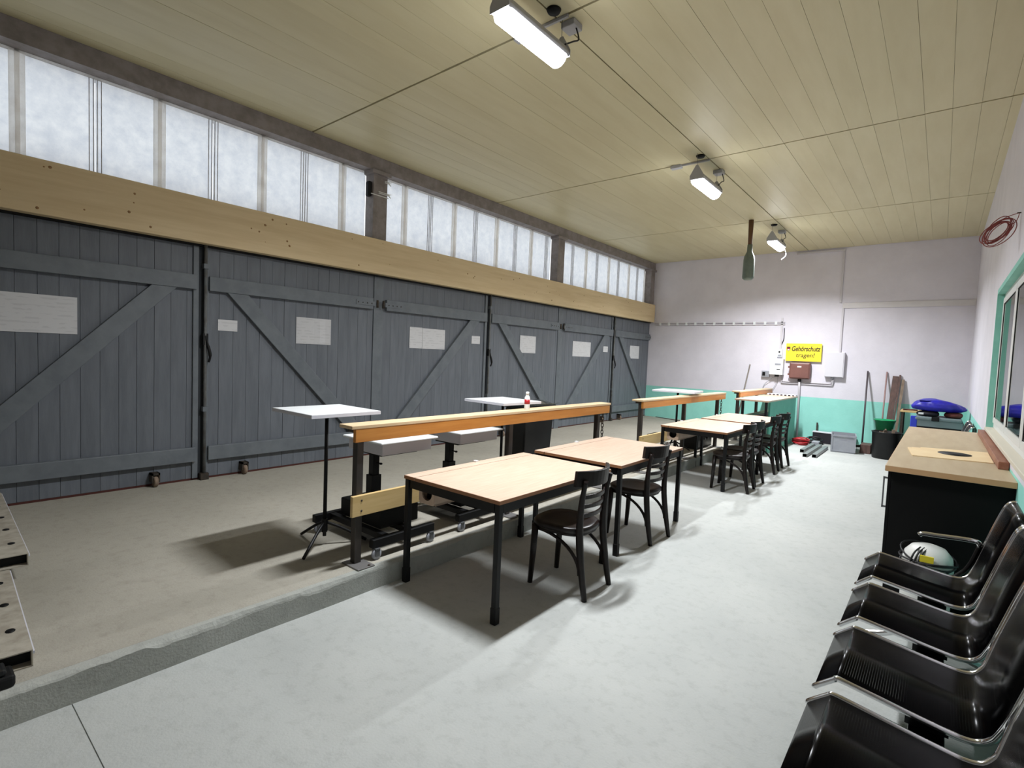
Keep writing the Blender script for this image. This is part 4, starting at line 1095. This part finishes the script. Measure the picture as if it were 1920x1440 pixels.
t, b = wallbox('meter_box', 'white meter box left of the brown enclosure', 'electrical box', -3.01, -2.735, 1.415, 1.775, 0.16, MT['white'], 0.008)
part('window_strip', MB().box(-2.90, -2.78, YB - 0.163, YB - 0.159, 1.63, 1.67), MT['midgrey'], t)
part('window_strip', MB().box(-2.86, -2.79, YB - 0.163, YB - 0.159, 1.53, 1.545), MT['black'], t)
part('connector', MB().box(-2.90, -2.83, YB - 0.13, YB - 0.04, 1.37, 1.415), MT['black'], t)
m = MB(); m.tube(smooth_path([(-2.88, YB - 0.08, 1.38), (-3.0, YB - 0.06, 1.30), (-3.14, YB - 0.03, 1.14), (-3.16, YB - 0.02, 0.9)]), 0.005, 6); m.tube(smooth_path([(-2.84, YB - 0.08, 1.38), (-2.86, YB - 0.05, 1.25), (-2.95, YB - 0.03, 1.05)]), 0.004, 6)
part('wire', m, MT['midgrey'], t)
t, b = wallbox('socket_box', 'grey socket box at the lower left of the white meter box', 'socket', -3.19, -3.03, 1.35, 1.49, 0.07, MT['midgrey'], 0.006)
part('socket_cover', MB().box(-3.17, -3.11, YB - 0.078, YB - 0.069, 1.38, 1.46), MT['black'], t)
part('socket_cover', MB().box(-3.10, -3.05, YB - 0.078, YB - 0.069, 1.38, 1.46), MT['midgrey'], t)
t, b = wallbox('wall_switch', 'small white switch above the meter box', 'switch', -2.895, -2.785, 1.82, 1.99, 0.05, MT['white'], 0.006)
part('button', MB().lathe([(0.02, 0), (0.016, 0.012)], (0, 0, 0), 14, mat=Matrix.Translation((-2.85, YB - 0.05, 1.93)) @ Matrix.Rotation(PI / 2, 4, 'X')), MT['black'], t)
part('rating_label', MB().box(-2.875, -2.80, YB - 0.053, YB - 0.049, 1.835, 1.87), MT['midgrey'], t)
solo('wall_cable', MB().tube(smooth_path([(-2.79, YB - 0.012, 2.47), (-2.785, YB - 0.012, 2.3), (-2.79, YB - 0.014, 2.2), (-2.83, YB - 0.02, 2.08), (-2.85, YB - 0.02, 1.99)]), 0.009, 8), MT['rubber'], 'black cable running down the white wall to the small switch', 'cable')
t = thing('cable_duct', 'slotted white cable duct along the rear wall towards the gates', 'cable duct', (-4.3, YB, 2.54))
m = MB()
for z in (2.555, 2.60): m.box(-5.88, -2.78, YB - 0.03, YB, z - 0.011, z + 0.011)
part('rail', m, MT['conduit'], t)
for k in range(13): part('clip', MB().box(-5.75 + k * 0.23, -5.70 + k * 0.23, YB - 0.036, YB, 2.54, 2.615), MT['white'], t)
part('riser', MB().box(-2.86, -2.82, YB - 0.03, YB, 1.99, 2.7), MT['conduit'], t)
solo('conduit', MB().box(-1.763, -1.727, YB - 0.03, YB - 0.001, 3.0, 4.08), MT['conduit'], 'white vertical duct between the ceiling and the broad wall strip', 'conduit')
solo('conduit', MB().box(-1.708, -1.672, YB - 0.03, YB - 0.001, 1.955, 2.88), MT['conduit'], 'white vertical duct running down to the plain white cabinet', 'conduit')
solo('wall_strip', MB().box(-1.70, XR - 0.002, YB - 0.022, YB - 0.001, 2.88, 2.995), MT['plain_wall'], 'broad white strip across the right half of the rear wall', 'strip', bev=0.004)
solo('conduit', MB().box(-2.64, -1.72, YB - 0.035, YB - 0.001, 4.085, 4.12), MT['conduit'], 'white horizontal duct just below the ceiling on the rear wall', 'conduit')
t = thing('conduit', 'pair of pipes joining the meter box and the white cabinet', 'conduit', (-2.3, YB, 1.23))
for k, (za, rr) in enumerate(((1.275, 0.011), (1.235, 0.011))):
    part('pipe', MB().tube(smooth_path([(-2.76 - 0.02 * k, YB - 0.04, 1.41), (-2.755 - 0.02 * k, YB - 0.03, za + 0.03), (-2.72, YB - 0.025, za), (-2.3, YB - 0.02, za), (-1.86 + 0.02 * k, YB - 0.025, za), (-1.80 + 0.02 * k, YB - 0.035, za + 0.03), (-1.79 + 0.018 * k, YB - 0.05, 1.36)], 5), rr, 8), MT['conduit'], t)

# ------------------------------------------------------------------ things at the foot of the rear wall
t = thing('hose_coil', 'coil of red hose on the floor by the green wall', 'hose', (-2.28, 12.1, 0))
m = MB(); rnd = random.Random(9)
for k in range(6):
    r = 0.12 + 0.018 * (k % 3); zc = 0.016 + 0.02 * k
    m.tube([(-2.16 + rnd.uniform(-0.01, 0.01) + r * math.cos(a), 12.12 + r * math.sin(a), max(0.014, zc + 0.015 * math.sin(2 * a + k))) for a in [2 * PI * i / 26 for i in range(26)]], 0.014, 8, closed=True)
part('loops', m, MT['redhose'], t)
t = thing('cable_coil', 'tangled black cable coil between the red hose and dark box', 'cable', (-2.0, 12.45, 0))
m = MB()
for k in range(7):
    r = 0.10 + 0.025 * (k % 3); zc = 0.012 + 0.018 * k; an = 0.5 * math.sin(k * 1.7)
    m.tube([(-1.98 + r * math.cos(a), 12.5 + r * math.sin(a) * math.cos(an), max(0.012, zc + r * 0.6 * math.sin(a) * math.sin(an))) for a in [2 * PI * i / 24 for i in range(24)]], 0.01, 8, closed=True)
part('loops', m, MT['rubber'], t)
t = thing('plug_block', 'grey plug block lying in the black cable coil', 'plug', (-1.95, 12.1, 0))
part('block', MB().box(-1.97, -1.83, 12.14, 12.3, 0.0, 0.10), MT['midgrey'], t, 0.02)
part('plug', MB().tube([(-1.83, 12.2, 0.06), (-1.77, 12.2, 0.06)], 0.025, 10), MT['black'], t)
t = thing('flat_case', 'long dark case leaning flat against the green wall behind the crate', 'case', (-1.70, 12.72, 0))
part('case', MB().box(-2.05, -1.3, 12.7, 12.86, 0.0, 0.23), MT['darkcloth'], t, 0.01)
part('rim', MB().box(-2.06, -1.29, 12.69, 12.87, 0.225, 0.245), MT['lightgrey'], t, 0.004)
solo('iron_stub', MB().box(-2.02, -1.99, 12.88, 12.90, 0.0, 0.42), MT['iron'], 'short dark iron bar standing against the green wall', 'bar')
for i, (x0, y0, x1, y1, lab) in enumerate([(-1.79, 10.48, -1.80, 12.08, 'middle of three grey steel profiles on the floor'), (-1.655, 10.55, -1.67, 11.9, 'grey steel profile on the floor nearest the crate'), (-1.93, 11.0, -1.93, 12.1, 'shorter grey steel profile on the floor nearest the red hose')]):
    m = MB(); w, h, th = 0.07, 0.06, 0.004
    d = Vector((x1 - x0, y1 - y0, 0)); L = d.length; R = Matrix.Translation((x0, y0, 0)) @ Matrix.Rotation(math.atan2(d.y, d.x) - PI / 2, 4, 'Z')
    for (a, b, c, e) in ((-w / 2, w / 2, h - th, h), (-w / 2, -w / 2 + th, 0, h - th), (w / 2 - th, w / 2, 0, h - th), (-w / 2, w / 2, 0, th)):
        m.box(a, b, 0, L, c, e, R)
    solo('steel_profile', m, MT['profile'], lab, 'steel profile', 'grey profiles lying on the floor')
# crate
t = thing('plastic_crate', 'grey stacking crate with hand holes at the foot of the green wall', 'crate', (-1.4, 11.95, 0))
x0, x1, y0, y1, h = -1.605, -1.19, 11.66, 12.26, 0.335
R = Matrix.Translation((-1.4, 11.96, 0)) @ Matrix.Rotation(0.13, 4, 'Z') @ Matrix.Translation((1.4, -11.96, 0))
m = MB()
m.box(x0 + 0.012, x1 - 0.012, y0 + 0.012, y1 - 0.012, 0.0, 0.012, R)
m.box(x0 + 0.01, x0 + 0.02, y0 + 0.01, y1 - 0.01, 0, h, R); m.box(x1 - 0.02, x1 - 0.01, y0 + 0.01, y1 - 0.01, 0, h, R)
m.box(x0 + 0.01, x1 - 0.01, y1 - 0.02, y1 - 0.01, 0, h, R)
m.box(x0 + 0.01, x1 - 0.01, y0 + 0.01, y0 + 0.02, 0, 0.225, R); m.box(x0 + 0.01, x1 - 0.01, y0 + 0.01, y0 + 0.02, 0.265, h, R)
m.box(x0 + 0.01, x0 + 0.15, y0 + 0.01, y0 + 0.02, 0.225, 0.265, R); m.box(x1 - 0.15, x1 - 0.01, y0 + 0.01, y0 + 0.02, 0.225, 0.265, R)
part('body', m, MT['midgrey'], t)
m = MB()
m.box(x0, x1, y0, y0 + 0.012, h - 0.03, h, R); m.box(x0, x1, y1 - 0.012, y1, h - 0.03, h, R); m.box(x0, x0 + 0.012, y0, y1, h - 0.03, h, R); m.box(x1 - 0.012, x1, y0, y1, h - 0.03, h, R)
part('rim', m, MT['midgrey'], t, 0.003)
m = MB()
for x in (x0 + 0.005, x1 - 0.035): m.box(x, x + 0.03, y0 + 0.002, y0 + 0.012, 0.02, h - 0.03, R)
m.box(x0 + 0.035, x1 - 0.035, y0 + 0.002, y0 + 0.012, 0.02, 0.04, R)
part('rib', m, MT['midgrey'], t)
part('paper_label', MB().box(-1.46, -1.34, y1 - 0.0085, y1 - 0.0065, 0.27, 0.32, R), MT['niche'], t)
solo('wood_offcut', MB().box(-1.12, -0.95, 11.95, 12.34, 0.0, 0.17), MT['brownwood'], 'dark wooden block between the crate and black tub', 'wood block', bev=0.006)
t = thing('broom', 'broom with a dark handle leaning on the wall right of the crate', 'broom', (-1.2, 12.6, 0))
part('handle', MB().tube([(-1.13, 12.42, 0.08), (-1.17, 12.90, 1.58)], 0.016, 10), MT['darkstick'], t)
m = MB(); m.box(-1.28, -0.98, 12.38, 12.45, 0.055, 0.10)
hd = part('head', m, MT['iron'], t, 0.004)
m = MB(); rnd = random.Random(2)
for k in range(60):
    x = rnd.uniform(-1.27, -0.99); y = rnd.uniform(12.385, 12.445); m.bar((x, y, 0.06), (x + rnd.uniform(-0.01, 0.01), y + rnd.uniform(-0.01, 0.01), 0.0), 0.004, 0.004)
part('bristles', m, MT['black'], hd, kind='stuff')
t = thing('black_tub', 'round black tub with a green bucket standing in it', 'tub', (-0.72, 11.68, 0))
part('shell', MB().lathe([(0.0, 0.0), (0.2, 0.0), (0.205, 0.02), (0.225, 0.47), (0.235, 0.475), (0.235, 0.49), (0.215, 0.49), (0.195, 0.04), (0.0, 0.04)], (-0.70, 11.68, 0), 32), MT['binblack'], t)
m = MB(); rnd = random.Random(8)
for k in range(8):
    a = rnd.uniform(0, 6.28); r = rnd.uniform(0.02, 0.11); x, y = -0.70 + r * math.cos(a), 11.68 + r * math.sin(a)
    m.bar((x, y, 0.045), (x + rnd.uniform(-0.05, 0.05), y + rnd.uniform(-0.05, 0.05), rnd.uniform(0.48, 0.54)), 0.05, 0.015)
solo('wood_scraps', m, MT['paleboard'], 'offcuts of wood sticking out of the black tub', 'wood scraps', kind='stuff')
t = thing('green_bucket', 'green plastic bucket with a rim behind the black tub', 'bucket', (-0.78, 12.25, 0.45))
part('shell', MB().lathe([(0.0, 0.0), (0.13, 0.0), (0.165, 0.2), (0.178, 0.2), (0.178, 0.215), (0.158, 0.215), (0.125, 0.012), (0.0, 0.012)], (-0.78, 12.25, 0.45), 28), MT['greenbucket'], t)
part('handle', MB().tube([(-0.78 + 0.172 * math.cos(a), 12.25 - 0.02 - 0.06 * math.sin(a), 0.65 - 0.1 * math.sin(a)) for a in [PI * i / 12 for i in range(13)]], 0.004, 6), MT['greymetal'], t)
solo('bucket_stand', MB().box(-0.93, -0.63, 12.1, 12.4, 0.0, 0.45), MT['brownwood'], 'dark wooden block that the green bucket stands on', 'wood block', bev=0.005)
solo('wooden_pole', MB().tube([(-0.845, 12.45, 0.0), (-0.85, 12.91, 1.58)], 0.014, 10), MT['redstick'], 'thin reddish wooden pole leaning behind the green bucket', 'pole')
for i, (x, w, z, mm, yt, lab) in enumerate([(-0.70, 0.10, 1.50, 'brownwood', 12.90, 'dark brown board leaning beside the reddish pole, leftmost'), (-0.63, 0.03, 1.53, 'brownwood', 12.90, 'narrow dark lath leaning between the two wider boards'), (-0.575, 0.045, 1.44, 'paleboard', 12.90, 'weathered brown board leaning rightmost beside the blue tarpaulin')]):
    m = MB(); m.bar((x - 0.06, 12.50, 0.0), (x, yt, z), w, 0.024, up=(0, 1, 0))
    solo('leaning_board', m, MT[mm], lab, 'board', 'boards leaning on the rear wall')
# big container with bags
t = thing('storage_container', 'blue and grey plastic container in the far right corner', 'container', (-0.02, 11.35, 0))
x0, x1, y0, y1 = -0.35, 0.33, 11.1, 11.7
part('shell', MB().box(x0, x1, y0, y1, 0.0, 0.80), MT['black'], t, 0.01)
part('front_panel', MB().box(x0 + 0.08, x1 - 0.01, y0 - 0.008, y0 + 0.01, 0.70, 0.80), MT['greygreen'], t)
for x in (x0 - 0.006, ): part('corner_post', MB().box(x, x + 0.09, y0 - 0.014, y0 + 0.06, 0.0, 0.86), MT['bluebox'], t, 0.01)
part('front_foot', MB().box(x0 + 0.08, x0 + 0.22, y0 - 0.012, y0 + 0.01, 0.45, 0.66), MT['bluebox'], t, 0.01)
part('lid', MB().box(x0 + 0.05, x1 - 0.02, y0 - 0.02, y1 + 0.02, 0.80, 0.86), MT['greygreen'], t, 0.02)
part('latch', MB().box(-0.08, 0.02, y0 - 0.03, y0 - 0.015, 0.80, 0.87), MT['black'], t)
def blob(cx, cy, z0, sx, sy, h, seed, n=28, rings=9, lump=0.12):
    rnd = random.Random(seed); ph = [rnd.uniform(0, 6.28) for _ in range(6)]
    m = MB(); vs = []; fs = []
    for i in range(rings + 1):
        u = i / rings; zz = h * (0.5 - 0.5 * math.cos(PI * u)); rr = max(0.02, math.sin(PI * (0.06 + 0.88 * u)) ** 0.45)
        for k in range(n):
            a = 2 * PI * k / n
            l = 1 + lump * (math.sin(3 * a + ph[0] + 2 * u) * 0.5 + math.sin(5 * a + ph[1] - 3 * u) * 0.35 + math.sin(2 * a + ph[2]) * 0.4)
            e = 0.75
            x = math.copysign(abs(math.cos(a)) ** e, math.cos(a)); y = math.copysign(abs(math.sin(a)) ** e, math.sin(a))
            vs.append((cx + sx * x * rr * l, cy + sy * y * rr * l, z0 + zz * (1 + lump * 0.4 * math.sin(2 * a + ph[3]) * u)))
    for i in range(rings):
        for k in range(n): fs.append((i * n + k, i * n + (k + 1) % n, (i + 1) * n + (k + 1) % n, (i + 1) * n + k))
    fs += [tuple(reversed(range(n))), tuple(range(rings * n, (rings + 1) * n))]
    return m.add(vs, fs, True)
solo('folded_bag', blob(-0.13, 11.4, 0.862, 0.16, 0.2, 0.085, 5), MT['darkcloth'], 'dark folded bag with a white tag under the blue tarpaulin', 'bag')
solo('cloth_bundle', blob(0.2, 11.38, 0.862, 0.12, 0.2, 0.085, 6), MT['redcloth'], 'reddish cloth bundle under the right end of the blue tarpaulin', 'cloth')
m = blob(0.0, 11.4, 0.95, 0.335, 0.26, 0.185, 3, n=72, rings=16, lump=0.07)
for i, v in enumerate(m.v):
    a = math.atan2(v[1] - 11.4, v[0]); u = (v[2] - 0.95) / 0.185
    k = 0.014 * math.sin(11 * a + 5 * u) + 0.010 * abs(math.sin(17 * a - 9 * u)) - 0.012 * abs(math.sin(PI * 2.5 * u + 0.6 * math.sin(3 * a)))
    m.v[i] = (v[0] * (1 + k * 2.2) - (0.05 if v[0] < -0.28 else 0) * (1 - u), 11.4 + (v[1] - 11.4) * (1 + k * 2.2), max(0.951, v[2] + (0.02 * math.sin(6 * v[0] + 4 * v[1]) - 0.16 * max(0, v[0] + 0.05) ) * u))
t = thing('tarpaulin_bundle', 'bright blue folded tarpaulin heaped on top of the container', 'tarpaulin', (0.0, 11.4, 0.955))
part('folded_sheet', m, MT['blue'], t)
vs = [(-0.27, 11.22, 1.10), (-0.15, 11.19, 1.105), (0.02, 11.25, 1.06), (0.02, 11.55, 1.07), (0.0, 11.58, 1.12), (-0.25, 11.5, 1.115)]
m = MB(); m.prism([(v[0], v[1]) for v in vs], 'z', 1.122, 1.134)
part('top_flap', m, MT['blue'], t, 0.006)
solo('white_tag', MB().box(-0.26, -0.19, 11.14, 11.16, 0.895, 0.925), MT['white'], 'small white tag hanging on the dark folded bag', 'tag')
t = thing('side_table', 'low wooden table with pale top behind the container', 'table', (-0.42, 12.2, 0))
part('tabletop', MB().box(-0.54, -0.05, 11.9, 12.45, 0.86, 0.89), MT['lower'], t, 0.003)
for x in (-0.51, -0.1):
    for y in (11.93, 12.42): part('leg', MB().box(x - 0.02, x + 0.02, y - 0.02, y + 0.02, 0, 0.86), MT['iron'], t)
part('side_panel', MB().box(-0.53, -0.515, 11.95, 12.4, 0.3, 0.86), MT['greygreen'], t)
solo('hand_tool', MB().tube(smooth_path([(-0.50, 11.95, 0.905), (-0.45, 12.0, 0.905), (-0.36, 11.98, 0.91), (-0.30, 12.05, 0.905)]), [0.014] * 19, 8), MT['redcloth'], 'small red brown tool lying on the pale topped side table', 'tool')

# black device and clips on the nearest column
t = thing('wall_sensor', 'black rounded device strapped to the side of the nearest column', 'device', (XL + 0.03, 4.13, 3.63))
part('case', MB().box(XL - 0.02, XL + 0.06, 4.10, 4.158, 3.63, 3.83), MT['black'], t, 0.02)
part('strap', MB().box(XL + 0.086, XL + 0.09, 4.12, 4.40, 3.655, 3.665), MT['offwhite'], t)
for k, (z, ya, yb) in enumerate(((3.70, 4.23, 4.44), (3.86, 4.33, 4.44))):
    t = thing('cable_clip', ['lower pale cable clip on the nearest column', 'upper pale cable clip on the nearest column'][k], 'clip', (XL + 0.09, (ya + yb) / 2, z - 0.02))
    m = MB(); m.box(XL + 0.085, XL + 0.10, ya, yb - 0.03, z - 0.012, z - 0.004); m.box(XL + 0.085, XL + 0.10, ya, yb - 0.03, z + 0.006, z + 0.014)
    part('arm', m, MT['offwhite'], t)
    m = MB(); m.bar((XL + 0.092, yb - 0.05, z), (XL + 0.092, yb, z + 0.02), 0.01, 0.008); m.bar((XL + 0.092, yb - 0.05, z), (XL + 0.092, yb - 0.01, z - 0.03), 0.01, 0.008)
    part('jaw', m, MT['offwhite'], t)

# stacked metal planks lying on the platform at the near left
def metal_plank(x0, x1, ye, w, z0, z1, rot, lab):
    """plank along X; ye is the y of its right edge at the visible end x1"""
    t = thing('metal_plank', lab, 'metal plank', (x1, ye, z0), 'pale metal planks stacked at the left edge')
    Rm = Matrix.Translation((x1, ye, 0)) @ Matrix.Rotation(rot, 4, 'Z')
    L = x1 - x0; th = 0.005
    m = MB(); m.box(-L, 0, -w, 0, z1 - th, z1, Rm); m.box(-L, 0, -w, -w + th, z0, z1 - th, Rm); m.box(-L, 0, -th, 0, z0, z1 - th, Rm); m.box(-L, 0, -w, 0, z0, z0 + th, Rm)
    part('channel', m, MT['galv'], t)
    for k in range(2):
        m = MB(); m.box(-L, 0, -w * (k + 1) / 3 - 0.004, -w * (k + 1) / 3 + 0.004, z0 + th, z1 - th, Rm)
        part('web', m, MT['galv'], t)
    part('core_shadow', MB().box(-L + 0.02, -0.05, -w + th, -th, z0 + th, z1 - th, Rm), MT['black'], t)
    for k in range(6):
        for c in range(2):
            part('slot_hole', MB().lathe([(0.018, 0.0), (0.018, 0.0012), (0.0, 0.0013)], (0, 0, 0), 14, mat=Rm @ Matrix.Translation((-0.26 - 0.34 * k, -0.055 - c * (w - 0.11), z1)) @ Matrix.Diagonal((1.4, 1, 1, 1))), MT['black'], t)
    part('side_bead', MB().box(-L, 0, 0.0, 0.006, z1 - 0.02, z1 - 0.008, Rm), MT['white_edge'], t)
metal_plank(-5.2, -3.0, 0.395, 0.40, S + 0.001, 0.222, -0.045, 'pale metal plank lowest in the stack at the left picture edge')
metal_plank(-5.9, -4.14, 0.53, 0.44, 0.225, 0.30, -0.035, 'pale metal plank lying on top of the stack at the left picture edge')
t = thing('rubber_foot', 'dark rubber foot block on the platform edge at the left picture border', 'foot block', (-2.95, 0.22, S))
part('block', MB().box(-2.985, -2.87, 0.12, 0.325, S, S + 0.05), MT['black'], t, 0.012)
part('cap', MB().box(-2.97, -2.88, 0.14, 0.30, S + 0.05, S + 0.08), MT['binblack'], t, 0.012)
